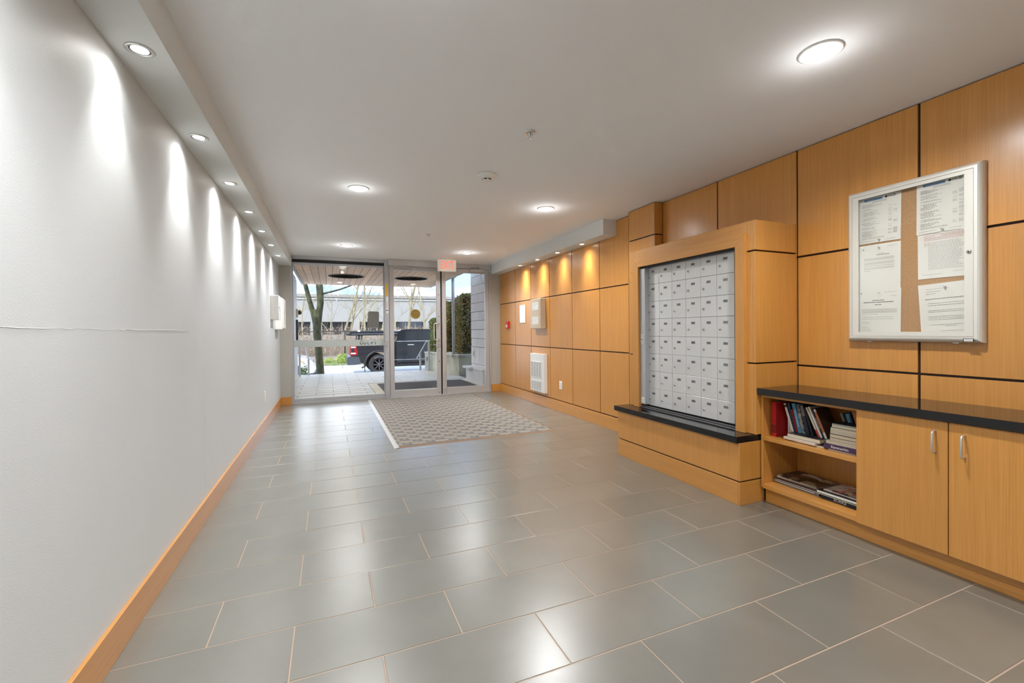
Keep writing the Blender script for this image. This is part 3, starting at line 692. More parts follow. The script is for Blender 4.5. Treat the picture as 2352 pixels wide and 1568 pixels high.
m = MB(); m.box(2.640, 2.70, 2.254, 3.297, .464, .470, .001); m.box(2.668, 2.676, 2.254, 3.297, .470, .480); m.build('bottom_track', M_track, mbk)
m = MB(); m.box(2.6655, 2.6678, 2.254, 3.297, .4805, .4835); m.build('track_edge', M_satin, mbk)
m = MB(); m.box(2.645, 2.714, 2.256, 3.297, 1.744, 1.752, .001); m.box(2.655, 2.70, 2.256, 3.228, 1.7385, 1.7435); m.build('top_track', M_black, mbk)
PY, PZ, MY, MZ = .1568, .1570, 3.2555, 1.7455
d0 = l0 = None
unit = [str(n) for n in list(range(101, 113)) + list(range(201, 213)) + list(range(301, 313)) + [401, 402, 403, 404]]
last = ['405', None, '406', None, '407', None, '408', None]
for c in range(6):
    for r in range(8):
        y1 = MY - c * PY; z1 = MZ - r * PZ; cy_, cz_ = y1 - PY / 2, z1 - PZ / 2
        if d0 is None:
            m = MB(); m.box(2.700, 2.7155, cy_ - PY / 2 + .0012, cy_ + PY / 2 - .0012, cz_ - PZ / 2 + .0012, cz_ + PZ / 2 - .0012, .0012)
            d0 = m.build('mailbox_door', M_mail, mbk); dy, dz = cy_, cz_; d_ = d0
            m = MB(); ly, lz = y1 - .19 * PY, z1 - .61 * PZ; m.lathe([(.0105, 0), (.0100, .003), (.0075, .0065), (0, .0075)], (2.700, ly, lz), '-x', 16)
            m.mats = [M_chrome, M_black]; m.m = [0] * len(m.f); m.cur = 1; m.box(2.6918, 2.6924, ly - .0012, ly + .0012, lz - .005, lz + .005)
            l0 = m.build('lock', None, d0)
        else:
            d_ = place(d0, mbk, (0, cy_ - dy, cz_ - dz)); place(l0, d_, (0, 0, 0))
        m = MB(); m.mat(M_label); ny, nz_ = y1 - .50 * PY, z1 - .285 * PZ; m.box(2.6988, 2.6999, ny - .0195, ny + .0195, nz_ - .0095, nz_ + .0095)
        s = last[r] if c == 5 else unit[c * 8 + r]
        if s: m.mat(M_ink); text(m, s, .0175, frame_x(2.6985, ny, nz_))
        lb = m.build('number_plate', None, d_); lb.location = (-Vector((0, cy_ - dy, cz_ - dz)))

# ================================================================ LOW CABINET
CT = .780
ca = thing('low_cabinet', 'low wooden wall cabinet with open shelves at one end and doors', 'cabinet', (2.87, 1.2, 0))
def cbx(name, x0, x1, y0, y1, z0, z1, mt=M_wood, bev=.0012, par=None):
    m = MB(); m.box(x0, x1, y0, y1, z0, z1, bev); return m.build(name, mt, par or ca)
cy0, cy1 = .33, 2.1085
cbx('side_panel', 2.700, 3.055, 2.092, cy1, .104, .735)
cbx('side_panel', 2.700, 3.055, cy0, cy0 + .018, .104, .735)
cbx('divider', 2.700, 3.035, 1.500, 1.517, .13, .735)
cbx('back_panel', 3.036, 3.055, cy0 + .019, 2.091, .104, .735)
cbx('top_rail', 2.700, 2.80, cy0 + .019, 2.091, .718, .7345, M_woodh)
cbx('shelf', 2.703, 3.035, 1.518, 2.091, .427, .4525, M_woodh)
cbx('bottom_shelf', 2.694, 3.035, cy0 + .019, 2.091, .104, .133, M_woodh)
cbx('toe_kick', 2.742, 2.76, cy0, cy1, 0, .103, M_woodh)
cbx('toe_kick_return', 2.761, 3.055, 2.095, cy1, 0, .103, M_wooddeep)
def cdoor(y0, y1, hy):
    d = cbx('door', 2.680, 2.698, y0, y1, .105, .7335)
    m = MB(); m.tube([(2.680, hy, .684), (2.662, hy, .684), (2.653, hy, .681), (2.649, hy, .672), (2.649, hy, .594), (2.653, hy, .585), (2.662, hy, .582), (2.680, hy, .582)], .0042, 10); m.build('handle', M_satin, d)
cdoor(1.1225, 1.512, 1.168); cdoor(.732, 1.1185, 1.062); cdoor(.351, .728, .398)
m = MB(); m.box(2.663, 3.0695, .31, 2.1085, .7365, CT, .0025); tag(m.build('granite_worktop', M_granite), 'long polished black granite worktop on the low wooden cabinet', 'worktop')

# ================================================================ NOTICE BOARD
nb = thing('notice_board', 'silver framed glazed notice board on the wood panels', 'notice board', (3.05, 1.445, 1.56))
by0, by1, bz0, bz1 = 1.133, 1.757, 1.099, 2.018
prof = [(3.0695, 0), (3.046, 0), (3.034, .004), (3.026, .010), (3.021, .018), (3.0195, .028), (3.0195, .0315), (3.0695, .0315)]
def rail(sideA, sideB, vert, outer, sgn):
    m = MB(); vs = []
    for t_, end in ((sideA, 0), (sideB, 1)):
        for x, d in prof:
            e = t_ + (d if end == 0 else -d)
            o_ = outer + sgn * d
            vs.append((x, o_, e) if vert else (x, e, o_))
    n = len(prof); m.add(vs, [tuple(range(n))[::-1], tuple(range(n, 2 * n))] + [(i, (i + 1) % n, n + (i + 1) % n, n + i) for i in range(n)], False)
    m.build('frame_rail', M_bframe, nb)
rail(bz0, bz1, True, by0, 1); rail(bz0, bz1, True, by1, -1); rail(by0, by1, False, bz0, 1); rail(by0, by1, False, bz1, -1)
m = MB(); iy0, iy1, iz0, iz1 = by0 + .033, by1 - .033, bz0 + .033, bz1 - .033; gy0, gy1, gz0, gz1 = 1.200, 1.691, 1.156, 1.966
for a in ((iy0, gy0, iz0, iz1), (gy1, iy1, iz0, iz1), (gy0, gy1, iz0, gz0), (gy0, gy1, gz1, iz1)): m.box(3.021, 3.030, *a)
df = m.build('door_frame', M_bframe, nb)
m = MB(); m.lathe([(.0105, 0), (.010, .004), (.007, .0065), (0, .007)], (3.021, 1.181, 1.565), '-x', 18); m.mats = [M_chrome, M_black]; m.m = [0] * len(m.f); m.cur = 1; m.lathe([(.0035, .0072), (.0001, .0074)], (3.021, 1.181, 1.565), '-x', 10); m.build('lock', None, df)
m = MB(); m.box(3.0255, 3.0275, gy0, gy1, gz0, gz1); m.build('pane', M_acryl, nb)
m = MB(); m.box(3.0505, 3.0695, 1.167, 1.723, 1.133, 1.985); m.build('cork_panel', M_cork, nb)
m = MB(); m.mat(M_black); m.box(3.0185, 3.0205, 1.163, 1.203, 1.1045, 1.122); m.mat(M_paper); m.box(3.0182, 3.0186, 1.166, 1.200, 1.107, 1.1195)
m.mat(M_inkg)
for q in range(6): m.box(3.0179, 3.0183, 1.1685 + q * .005, 1.1715 + q * .005, 1.1105, 1.116)
m.build('maker_plate', None, nb)
for yy in (1.64, 1.24):
    m = MB(); m.box(3.035, 3.055, yy - .012, yy + .012, bz0 - .004, bz0 + .001, .001); m.build('hinge_cap', M_plastic, nb)
def letter(lab, yl, yr, zt, zb, x, rot, seed, style, vis_top=None):
    """letter-size sheet pinned to the cork; yl = left edge (larger y)"""
    rr = random.Random(seed); m = MB(); m.mat(M_paper); w, h = yl - yr, zt - zb
    nx = 6
    for i in range(nx):           # gently curled sheet
        a, b_ = i / nx, (i + 1) / nx
        fa, fb = x - .0022 * (1 - (2 * a - 1) ** 2), x - .0022 * (1 - (2 * b_ - 1) ** 2)
        m.quad((fa, yl - a * w, zt), (fb, yl - b_ * w, zt), (fb, yl - b_ * w, zb), (fa, yl - a * w, zb))
        m.quad((fa + .0004, yl - a * w, zb), (fb + .0004, yl - b_ * w, zb), (fb + .0004, yl - b_ * w, zt), (fa + .0004, yl - a * w, zt))
    xi = x - .0032
    def dash(u0, u1, v, th, mt):
        m.mat(mt); m.quad((xi, yl - u0 * w, zt - v * h), (xi, yl - u1 * w, zt - v * h), (xi, yl - u1 * w, zt - (v + th) * h), (xi, yl - u0 * w, zt - (v + th) * h))
    def line(u0, u1, v, th=.0065, mt=M_inkg):
        u = u0
        while u < u1:
            l = min(rr.uniform(.015, .055), u1 - u); dash(u, u + l, v, th, mt); u += l + .010
    if style == 'statement':
        dash(.14, .58, .024, .05, M_inkb)
        m.mat(M_paper)
        for q in range(8): dash(.20 + q * .022, .215 + q * .022, .042, .016, M_paper)
        m.mat(M_ink); text(m, 'HUB', .019, frame_x(xi - .0001, yl - .80 * w, zt - .046 * h)); 
        st_ = len(m.v); m.lathe([(.0065, 0), (.0065, .0002), (.0045, .0002), (.0045, 0)], (xi, yl - .665 * w, zt - .046 * h), '-x', 16, smooth=False)
        for v in (.09, .105, .12): line(.34, .68, v)
        for v in (.14, .155, .17, .185, .20): line(.09, rr.uniform(.2, .62), v)
        v = .24
        while v < .86:
            line(.09 + (.06 if rr.random() < .3 else 0), rr.uniform(.28, .55), v)
            if rr.random() < .5: line(.72, .80, v)
            if rr.random() < .6: line(.84, .92, v)
            v += .0175 if rr.random() < .8 else .045
        line(.09, .62, .88); line(.09, .64, .895); line(.06, .40, .95); line(.66, .9, .95)
    elif style == 'letter':
        m.mat(M_inkg); m.lathe([(.004, 0), (.004, .0002), (0, .0002)], (xi, yl - .12 * w, zt - .09 * h), '-x', 12, smooth=False)
        line(.70, .92, .06); line(.46, .62, .20, .008); line(.44, .74, .225, .010, M_ink)
        for v in (.29, .31, .33, .38, .40, .42, .46, .50, .52): line(.14, .86, v)
        line(.14, .30, .56)
    elif style == 'notice':
        m.mat(M_inkg); m.lathe([(.0045, 0), (.0045, .0002), (0, .0002)], (xi, yl - .06 * w, zt - .08 * h), '-x', 12, smooth=False)
        line(.62, .9, .07); line(.76, .9, .15); line(.34, .62, .235, .012, M_ink); line(.12, .84, .275, .013, M_ink); line(.40, .56, .33, .011, M_ink)
        for v in (.43, .455, .48, .50, .54): line(.08, rr.uniform(.3, .9) if v > .5 else .92, v)
        for v in (.60, .64): line(.08, .84, v)
        for v in (.71, .74, .82, .86, .90): line(.08, rr.uniform(.2, .5), v)
    elif style == 'rules':
        line(.55, .9, .04); line(.18, .95, .10, .011, M_ink)
        for v in (.15, .175, .20, .225, .25): line(.14, .95, v, .008, M_inkr)
        v = .30
        while v < .84: line(.14 if v < .36 else .22, rr.uniform(.8, .95), v, .0075); v += .026
        line(.1, .5, .92, .006); line(.7, .93, .89, .006)
    elif style == 'party':
        line(.16, .62, .10); line(.16, .46, .15); line(.16, .36, .19); line(.14, .93, .29, .012, M_inkg)
        for v in (.38, .42): line(.18, .95, v, .008)
        for v in (.52, .55, .64, .67, .70): line(.18, .95, v, .008)
        line(.22, .9, .80); line(.5, .7, .83); line(.4, .9, .92)
    c = Vector((x, (yl + yr) / 2, (zt + zb) / 2)); m.rot(Matrix.Translation(c) @ Matrix.Rotation(rot, 4, 'X') @ Matrix.Translation(-c))
    o = m.build('pinned_letter', recalc=False); tag(o, lab, 'paper', 'letters on the notice board')
    m = MB(); m.lathe([(.0045, 0), (.0045, .002), (.003, .003), (.003, .010), (.0048, .013), (0, .0145)], (x - .003, yl - .52 * w, (zt - .02 if style != 'statement' else zb + .018)), '-x', 12); m.build('push_pin', M_plastic, o)
letter('letter with blue band and logo, top left in the notice board', 1.702, 1.484, 1.968, 1.693, 3.0485, .012, 1, 'statement')
letter('white letter with centred heading, middle left in the notice board', 1.702, 1.486, 1.682, 1.403, 3.0490, .008, 2, 'letter')
letter('white notice with bold heading, bottom left in the notice board', 1.700, 1.483, 1.412, 1.134, 3.0455, .010, 3, 'notice')
letter('letter with blue band and logo, top right in the notice board', 1.410, 1.194, 1.972, 1.694, 3.0455, .004, 4, 'statement')
letter('white notice with red paragraph, middle right in the notice board', 1.406, 1.190, 1.727, 1.448, 3.0490, -.008, 5, 'rules')
letter('tilted white notice with spaced lines, bottom right in the notice board', 1.398, 1.182, 1.420, 1.141, 3.0490, -.055, 6, 'party')

# ================================================================ BOOKS
def bmat(name, c, r=.45): return mat('cover_' + name, c, r)
pages = mat('book_pages', (.66, .58, .44), .9, noise_s=90, noise_a=.18, stretch=(1, 1, 14))
mag_pages = mat('magazine_pages', (.70, .68, .63), .6, noise_s=60, noise_a=.25, stretch=(1, 1, 30))
def art_mat(name, cols, scale=25):
    m = bpy.data.materials.new('cover_art_' + name); m.use_nodes = True; t = m.node_tree; b = t.nodes['Principled BSDF']
    tcn = N(t, 'ShaderNodeTexCoord'); nn = N(t, 'ShaderNodeTexVoronoi', ins={'Scale': scale}); nn.distance = 'CHEBYCHEV'; t.links.new(tcn.outputs['Object'], nn.inputs['Vector'])
    sp = N(t, 'ShaderNodeSeparateColor'); t.links.new(nn.outputs['Color'], sp.inputs[0]); r = N(t, 'ShaderNodeValToRGB'); t.links.new(sp.outputs[0], r.inputs[0])
    cr = r.color_ramp; cr.interpolation = 'CONSTANT'
    while len(cr.elements) < len(cols): cr.elements.new(.5)
    for i, c in enumerate(cols): cr.elements[i].position = i / len(cols); cr.elements[i].color = (*c, 1)
    t.links.new(r.outputs[0], b.inputs['Base Color']); b.inputs['Roughness'].default_value = .3; return m
def book(lab, M, t_, h, d, cover, spine=None, pg=None, grp='books on the upper shelf', txt=None, txtc=None, bands=(), tsize=None, loose=False, cat='book', name='book'):
    """local frame: x = thickness, y = depth (0 = spine, facing -y), z = height; M places it in the world"""
    o = bpy.data.objects.new(name, None); COL.objects.link(o); o.empty_display_size = .02; loc = M.translation.copy(); o.location = loc; ORG[o.name] = loc
    tag(o, lab, cat, grp); c = min(.0022, t_ * .2)
    def mk(nm, boxes, mt):
        m = MB(); m.mats = [mt]
        for b_ in boxes: m.box(*b_)
        m.rot(M); return m.build(nm, None, o)
    if loose:   # fore edge faces the viewer (paperback)
        mk('pages', [(c, t_ - c, 0, d - c, 0, h)], pg or pages)
        mk('cover', [(0, c * .98, -.0005, d, -.0005, h + .0005), (t_ - c * .98, t_, -.0005, d, -.0005, h + .0005), (c, t_ - c, d - c * .98, d, -.0005, h + .0005)], cover)
    else:
        mk('pages', [(c, t_ - c, c, d - .002, .002, h - .002)], pg or pages)
        mk('cover', [(0, c * .98, 0, d, 0, h), (t_ - c * .98, t_, 0, d, 0, h)], cover)
        m = MB(); m.mat(spine or cover); m.box(c * .98, t_ - c * .98, 0, c * .98, 0, h); m.box(.0003, t_ - .0003, -.0006, -.0001, .0003, h - .0003)
        for z0, z1, mt in bands: m.mat(mt); m.box(.0004, t_ - .0004, -.0010, -.0007, z0 * h, z1 * h)
        if txt:
            m.mat(txtc or M_paper); sz = tsize or t_ * .8
            T = Matrix(((0, -1, 0, t_ / 2), (0, 0, -1, -.0013), (1, 0, 0, h * .5), (0, 0, 0, 1))) @ Matrix.Rotation(pi, 4, 'Z')
            if M.determinant() < 0: T = Matrix(((0, 1, 0, t_ / 2), (0, 0, -1, -.0013), (1, 0, 0, h * .5), (0, 0, 0, 1)))
            text(m, txt, sz, T)
        m.rot(M); m.build('spine', None, o)
    return o
def stand(xf, yr, z, lean=0, yaw=0):
    """upright book: spine faces -X; thickness runs along +Y from yr; lean tips its top towards +Y"""
    B = Matrix(((0, 1, 0, 0), (-1, 0, 0, 0), (0, 0, 1, 0), (0, 0, 0, 1)))  # local x -> -y, local y -> +x
    return Matrix.Translation((xf, yr, z)) @ Matrix.Rotation(yaw, 4, 'Z') @ Matrix.Rotation(-lean, 4, 'X') @ B
def lie(xf, yl, z, yaw=0):
    """flat book: thickness up, height along -Y from yl"""
    B = Matrix(((0, 1, 0, 0), (0, 0, -1, 0), (1, 0, 0, 0), (0, 0, 0, 1)))
    return Matrix.Translation((xf, yl, z)) @ Matrix.Rotation(yaw, 4, 'Z') @ B
c_red = bmat('red', (.42, .012, .012)); c_white = bmat('white', (.66, .63, .58)); c_black = bmat('black', (.012, .012, .015)); c_navy = bmat('navy', (.012, .018, .04))
c_blue = bmat('blue', (.05, .22, .36)); c_plum = bmat('plum', (.05, .025, .07)); c_grey = bmat('grey', (.16, .15, .14)); c_or = bmat('orange', (.42, .14, .04)); c_brown = bmat('brown', (.07, .03, .02)); c_cream = bmat('cream', (.62, .56, .44)); c_teal = bmat('teal', (.03, .10, .16))
SZ, FZ = .4532, .4995
book('thick red hardback standing at the left end of the upper shelf', stand(2.762, 2.079, SZ, 0), .036, .232, .20, c_red, txt='', bands=[(.10, .34, mat('dull_red_print', (.20, .01, .012), .5)), (.42, .44, mat('dull_red_print_b', (.22, .01, .012), .5))])
book('small white paperback with black top, beside the red hardback', stand(2.855, 2.028, SZ, 0), .022, .158, .12, c_white, bands=[(.88, 1, c_black)], txt='ELDRIDGE COUNTRY', txtc=M_ink, tsize=.0105)
ln = radians(15)
# flat books near the shelf edge
book('slim tan book lying flat under the pink paperback, on the upper shelf', lie(2.748, 1.905, SZ, .06), .0065, .172, .11, c_cream, grp='flat books on the upper shelf', loose=True)
book('white and pink paperback lying flat below a dark-covered book', lie(2.742, 1.978, SZ + .0072, -.04), .0135, .205, .13, c_white, loose=True, grp='flat books on the upper shelf', pg=bmat('pinkish_pages', (.66, .47, .34)))
art_dark = art_mat('dark', [(.02, .02, .03), (.05, .05, .06), (.01, .01, .015), (.12, .13, .15)], 70)
book('thick dark-covered book lying flat at the front, fore edge outwards', lie(2.752, 1.958, SZ + .0214, .0), .0248, .205, .145, art_dark, loose=True, grp='flat books on the upper shelf')
# leaning books standing on the flat ones
X0 = 2.808
book('pale spined book leaning against the small paperback', stand(X0, 1.966, FZ, ln * .72), .0155, .188, .13, c_white, cover_ := None, bands=[(.88, .96, c_brown)]) if False else None
def lean_book(lab, yr, t_, h, a, cover, **k): return book(lab, stand(X0, yr, FZ, a), t_, h, .13, cover, **k)
lean_book('pale spined book with dark dot leaning left on the upper shelf', 1.969, .0160, .186, .30, art_dark, spine=c_white, bands=[(.86, .95, c_brown)])
lean_book('dark blue paperback leaning between the pale spine and the blue spine', 1.952, .0150, .190, .25, c_navy)
lean_book('bright blue spined thriller with red edge, leaning on the upper shelf', 1.924, .0240, .191, .24, c_blue, bands=[(0, .55, c_blue)], txt='THE DARK ISLAND', txtc=M_paper, tsize=.0135)
lean_book('thin red spined book leaning against the bright blue thriller', 1.935, .0060, .150, .25, c_red)
lean_book('grey patterned paperback leaning right of the blue thriller', 1.898, .0180, .190, .22, art_mat('grey', [(.10, .10, .10), (.22, .22, .20), (.05, .05, .05), (.30, .28, .25)], 60))
lean_book('navy spined book with pale top title, leaning in the middle of the shelf', 1.870, .0200, .192, .24, c_navy, bands=[(.62, .96, c_grey)])
lean_book('black book leaning between navy and cream spines', 1.838, .0120, .175, .30, c_black)
lean_book('cream spined book with red foot leaning on the upper shelf', 1.800, .0110, .190, .42, c_cream, bands=[(0, .25, c_red)])
lean_book('plain white spined book leaning right of the cream one', 1.783, .0120, .196, .42, c_white)
lean_book('black spine with white title leaning against the white covered book', 1.768, .0115, .186, .42, c_black, txt='THE LONG ROAD', txtc=M_paper, tsize=.0085)
lean_book('white covered paperback with orange lettering, last of the leaning row', 1.757, .0140, .184, .40, c_brown, spine=c_white, bands=[(.2, .9, c_or)])
# right-hand pile
R_ = [('white_low', .0085, .150, c_white, None, 'thin white book at the bottom of the tall pile, upper shelf'), ('plum', .0290, .182, c_plum, None, 'plum spined novel with white title low in the tall pile'),
      ('p1', .0200, .180, c_cream, 1, 'pale paperback directly above the plum spined novel in the pile'), ('p2', .0170, .165, c_cream, 1, 'second paperback above the plum spined novel in the pile'), ('p3', .0220, .160, c_brown, 1, 'third paperback above the plum spined novel in the pile'),
      ('p4', .0180, .158, c_white, 1, 'fourth paperback above the plum spined novel in the pile'), ('p5', .0190, .155, c_cream, 1, 'fifth paperback above the plum spined novel in the pile'), ('p6', .0200, .152, c_black, 1, 'topmost thick paperback in the tall pile'), ('mag', .0050, .165, c_black, 1, 'thin black magazine curling on top of the tall pile')]
z = SZ
for i, (n_, t_, h_, c_, lo, lab) in enumerate(R_):
    yl = (1.704, 1.726, 1.716, 1.700, 1.696, 1.700, 1.694, 1.690, 1.686)[i]
    book(lab, lie((2.752, 2.744, 2.752, 2.762, 2.756, 2.765, 2.758, 2.764, 2.758)[i], yl, z, (0.01, -.005, .01, -.02, .01, -.01, .02, 0, .02)[i]), t_, h_, .15, c_, loose=bool(lo), grp='tall pile on the upper shelf', txt='Slammerkin' if n_ == 'plum' else None, tsize=.021, pg=mag_pages if n_ == 'mag' else None)
    if n_ == 'plum':
        pass
    z += t_ + .0004
PZT = z
for lab, y, t_, h_, a, c_ in (('grey paperback standing behind on top of the tall pile', 1.668, .013, .050, .35, c_grey), ('light blue paperback standing on top of the tall pile', 1.640, .022, .052, .30, c_blue), ('orange-brown paperback leaning at the right on the tall pile', 1.600, .022, .070, .30, c_or), ('dark paperback between blue and orange ones on the tall pile', 1.621, .009, .050, .30, c_navy)):
    book(lab, stand(2.83, y, PZT + .004, a), t_, h_, .11, c_, grp='small books on top of the pile')
False and book('brown book standing dim at the back behind the leaning row', stand(2.885, 1.735, SZ, .42), .020, .235, .12, c_brown)
# magazines on the bottom shelf
LZ = .1332
mats_ = [art_mat('family', [(.06, .03, .02), (.02, .012, .01), (.22, .18, .10), (.01, .008, .006), (.30, .26, .22), (.09, .05, .03)], 16), c_grey, c_white, c_brown, c_black, c_grey, c_white, c_black]
order = ['bottom magazine', 'second magazine from the bottom', 'third magazine from the bottom', 'fourth magazine from the bottom', 'fifth magazine from the bottom', 'sixth magazine from the bottom', 'seventh magazine from the bottom', 'topmost magazine with a photo cover']
z = LZ; rr = random.Random(11)
for i in range(8):
    t_ = (.005, .006, .007, .0075, .009, .006, .0065, .007)[i]
    yl = 2.082 - (.02, .012, .0, .006, .014, .010, .016, .022)[i]
    book(order[i] + ' in the left stack, bottom shelf', lie(2.80 + (.0, .004, -.010, -.004, .002, .004, .0, -.004)[i], yl, z, (0, .01, -.015, .005, -.01, .01, -.005, -.03)[i]), t_, .275, .205, mats_[7 - i], loose=(i % 3 != 1), pg=mag_pages, grp='magazines on the bottom shelf', cat='magazine', name='magazine')
    z += t_ + .0006
art_b = art_mat('bright', [(.30, .28, .26), (.45, .40, .33), (.05, .04, .05), (.42, .05, .03), (.28, .26, .10), (.50, .47, .44)], 28)
book('thick navy hardback with author name BURKE, bottom of the right stack', lie(2.792, 1.772, LZ, -.02), .028, .222, .155, c_navy, txt='BURKE', txtc=M_paper, tsize=.024, grp='right stack on the bottom shelf', bands=[])
book('green-white thin magazine on the navy hardback, bottom shelf', lie(2.772, 1.790, LZ + .0285, -.01), .005, .262, .20, bmat('green', (.04, .12, .07)), loose=True, pg=mag_pages, grp='right stack on the bottom shelf', cat='magazine', name='magazine')
book('thick white edged book second from top in the right stack', lie(2.775, 1.786, LZ + .034, -.005), .017, .258, .19, c_black, loose=True, pg=bmat('clean_pages', (.72, .72, .69)), grp='right stack on the bottom shelf')
book('colourful magazine on top of the right stack, bottom shelf', lie(2.80, 1.762, LZ + .0515, -.03), .009, .236, .195, art_b, loose=True, pg=mag_pages, grp='right stack on the bottom shelf', cat='magazine', name='magazine')

# ================================================================ RUG
rg = thing('entrance_rug', 'patterned grey and beige entrance rug with brown border at the doors', 'rug', (1.52, 6.2, 0))
m = MB(); m.box(.640, 2.425, 4.60, 7.93, .0004, .0085, .002); m.build('carpet', M_rug, rg)
m = MB(); m.prism([(4.545, .0004), (4.5995, .0004), (4.5995, .0075)], 'x', .620, 2.465); m.build('border', M_rugedge, rg)
m = MB(); m.prism([(2.4255, .0004), (2.465, .0004), (2.4255, .0075)], 'y', 4.60, 7.93); m.build('border', M_rugedge, rg)
m = MB(); m.prism([(.592, .0004), (.6395, .0004), (.6395, .008), (.625, .0085)], 'y', 4.545, 7.93); m.build('border', M_ruglip, rg, label='pale metallic border strip')

# ================================================================ OUTSIDE
# unseen building mass added around the lobby to keep sun off the entrance
b = MB(); b.box(-8, 12, -4.2, -3.16, -.5, 6.5); b.box(-8, XL - .2, -3.2, 8.14, -.5, 6.5); b.box(XR + .16 + .1, 12, -3.2, 8.14, -.5, 6.5); b.box(-8, 12, -4.2, 8.14, CZ + .35, 6.5)
struct('wall_outside', b, M_conc)
# paving under the canopy
pv = MB(); pv.box(-.86, 4.2, 8.11, 13.52, -.25, -.0028); pave = struct('pavement', pv, M_gap)
def slab(x0, x1, y0, y1, par=None, g=.004, mt=None, z1=-.001):
    m = MB(); m.box(x0 + g, x1 - g, y0 + g * 3.6, y1 - g * 3.6, -.0034, z1, .0004); return m.build('paver', mt or M_paver, par or pave)
k = 0; y = 8.12
while y < 13.5:
    y1 = min(y + .305, 13.5); x = -.86 + (0 if k % 2 else -.305); 
    while x < 3.2:
        xa, xb = max(x, -.80), min(x + .61, 3.14)
        if not (y1 > 8.50 and y < 10.42):
            if xb - xa > .03: slab(xa, xb, y, y1)
        else:
            xb = min(xb, .80)
            if xb - xa > .03: slab(xa, xb, y, y1)
        x += .61
    y += .305; k += 1
kb_ = MB()
for a in ((.805, .975, 8.44, 10.50), (2.945, 3.14, 8.44, 10.50), (.976, 2.944, 8.44, 8.60), (.976, 2.944, 10.345, 10.50)): kb_.box(a[0], a[1], a[2] + .001, a[3] - .001, -.0034, -.0005, .0004)
kb_.build('mat_surround', M_conc, pave)
om = thing('outdoor_mat', 'dark grey ribbed mat set into the paving outside the doors', 'doormat', (1.96, 9.47, 0))
m = MB(); m.box(.99, 2.93, 8.615, 10.33, -.005, .0035, .001); m.build('mat_body', M_matout, om)
m = MB()
for i in range(86): m.box(.995, 2.925, 8.625 + i * .0198, 8.633 + i * .0198, .0035, .006)
m.build('ribs', M_matout, om, kind='stuff')
# steps down to the street, street, kerb, verge
st_ = MB()
for i in range(4): st_.box(-.86, 2.72, 13.52 + i * .3, 13.82 + i * .3, -1.0, -.175 * (i + 1))
struct('pavement_steps', st_, M_conc)
b = MB(); b.box(-30, 30, 14.9, 24.0, -.95, -.70); struct('road', b, M_asph)
b = MB()
kerb = bpy.data.objects.new('kerb', None); COL.objects.link(kerb); kerb['kind'] = 'structure'
k0 = None
for i in range(-12, 18):
    if k0 is None: m = MB(); m.box(-.595, .595, 24.0, 24.18, -.75, -.545, .015); k0 = m.build('kerb_stone', M_conc, kerb); k0.location = (i * 1.2, 0, 0)
    else: place(k0, kerb, (i * 1.2, 0, 0))
m = MB(); nx, ny = 60, 10
vs = [(-30 + 60 * i / nx, 24.18 + 2.4 * j / ny, -.60 + .42 * (j / ny) + .05 * noise.noise(Vector((i * .7, j * .7, 0)))) for j in range(ny + 1) for i in range(nx + 1)]
m.add(vs, [(j * (nx + 1) + i, j * (nx + 1) + i + 1, (j + 1) * (nx + 1) + i + 1, (j + 1) * (nx + 1) + i) for j in range(ny) for i in range(nx)], True); struct('verge', m, M_soil)
b = MB(); b.box(-60, 60, 26.5, 120, -1.2, -.2); struct('ground', b, M_soil)
rnd = random.Random(5)
def leaves(mb, n, pos, size, upright=.3):
    for _ in range(n):
        c = pos(); a = Vector((rnd.gauss(0, 1), rnd.gauss(0, 1), rnd.gauss(0, 1))).normalized(); b_ = a.cross(Vector((rnd.gauss(0, 1), rnd.gauss(0, 1), rnd.gauss(0, 1)))).normalized()
        s = size * rnd.uniform(.6, 1.3); mb.quad(c - a * s, c - b_ * s * .5, c + a * s, c + b_ * s * .5)
m = MB(); leaves(m, 3200, lambda: Vector((rnd.uniform(-4, 10), 24.25 + rnd.random() ** 1.5 * 1.6, -.52 + rnd.random() * .10)), .045); o = m.build('verge_weeds', M_grass, recalc=False); tag(o, 'patchy green weeds growing along the far kerb', 'weeds', kind='stuff')
def blob(cx, cy, cz, rx, ry, rz):
    def f():
        v = Vector((rnd.gauss(0, 1), rnd.gauss(0, 1), abs(rnd.gauss(0, 1)))).normalized() * (rnd.random() ** .4); return Vector((cx + v.x * rx, cy + v.y * ry, cz + v.z * rz))
    return f
def bush(cx, cy, cz, rx, ry, rz, n, s, mt, lab):
    t_ = thing('low_shrub', lab, 'shrub', (cx, cy, cz), 'green shrubs on the verge')
    m = MB(); leaves(m, n, blob(cx, cy, cz, rx, ry, rz), s); m.build('foliage', mt, t_, kind='stuff', recalc=False)
    m = MB()
    for q in range(7): a = q * .9; m.tube([(cx, cy, cz - .05), (cx + cos(a) * rx * .5, cy + sin(a) * ry * .4, cz + rz * .7)], [.012, .004], 5)
    m.build('stems', M_brush, t_)
M_lime = mat('young_leaves', (.30, .42, .05), .7, noise_s=4, noise_a=.3)
bush(.66, 24.9, -.42, .42, .3, .46, 900, .035, M_lime, 'bright yellow-green shrub beside the pickup bumper')
bush(-.05, 25.1, -.42, .32, .25, .26, 400, .03, M_lime, 'smaller yellow-green shrub right of the tree trunk')
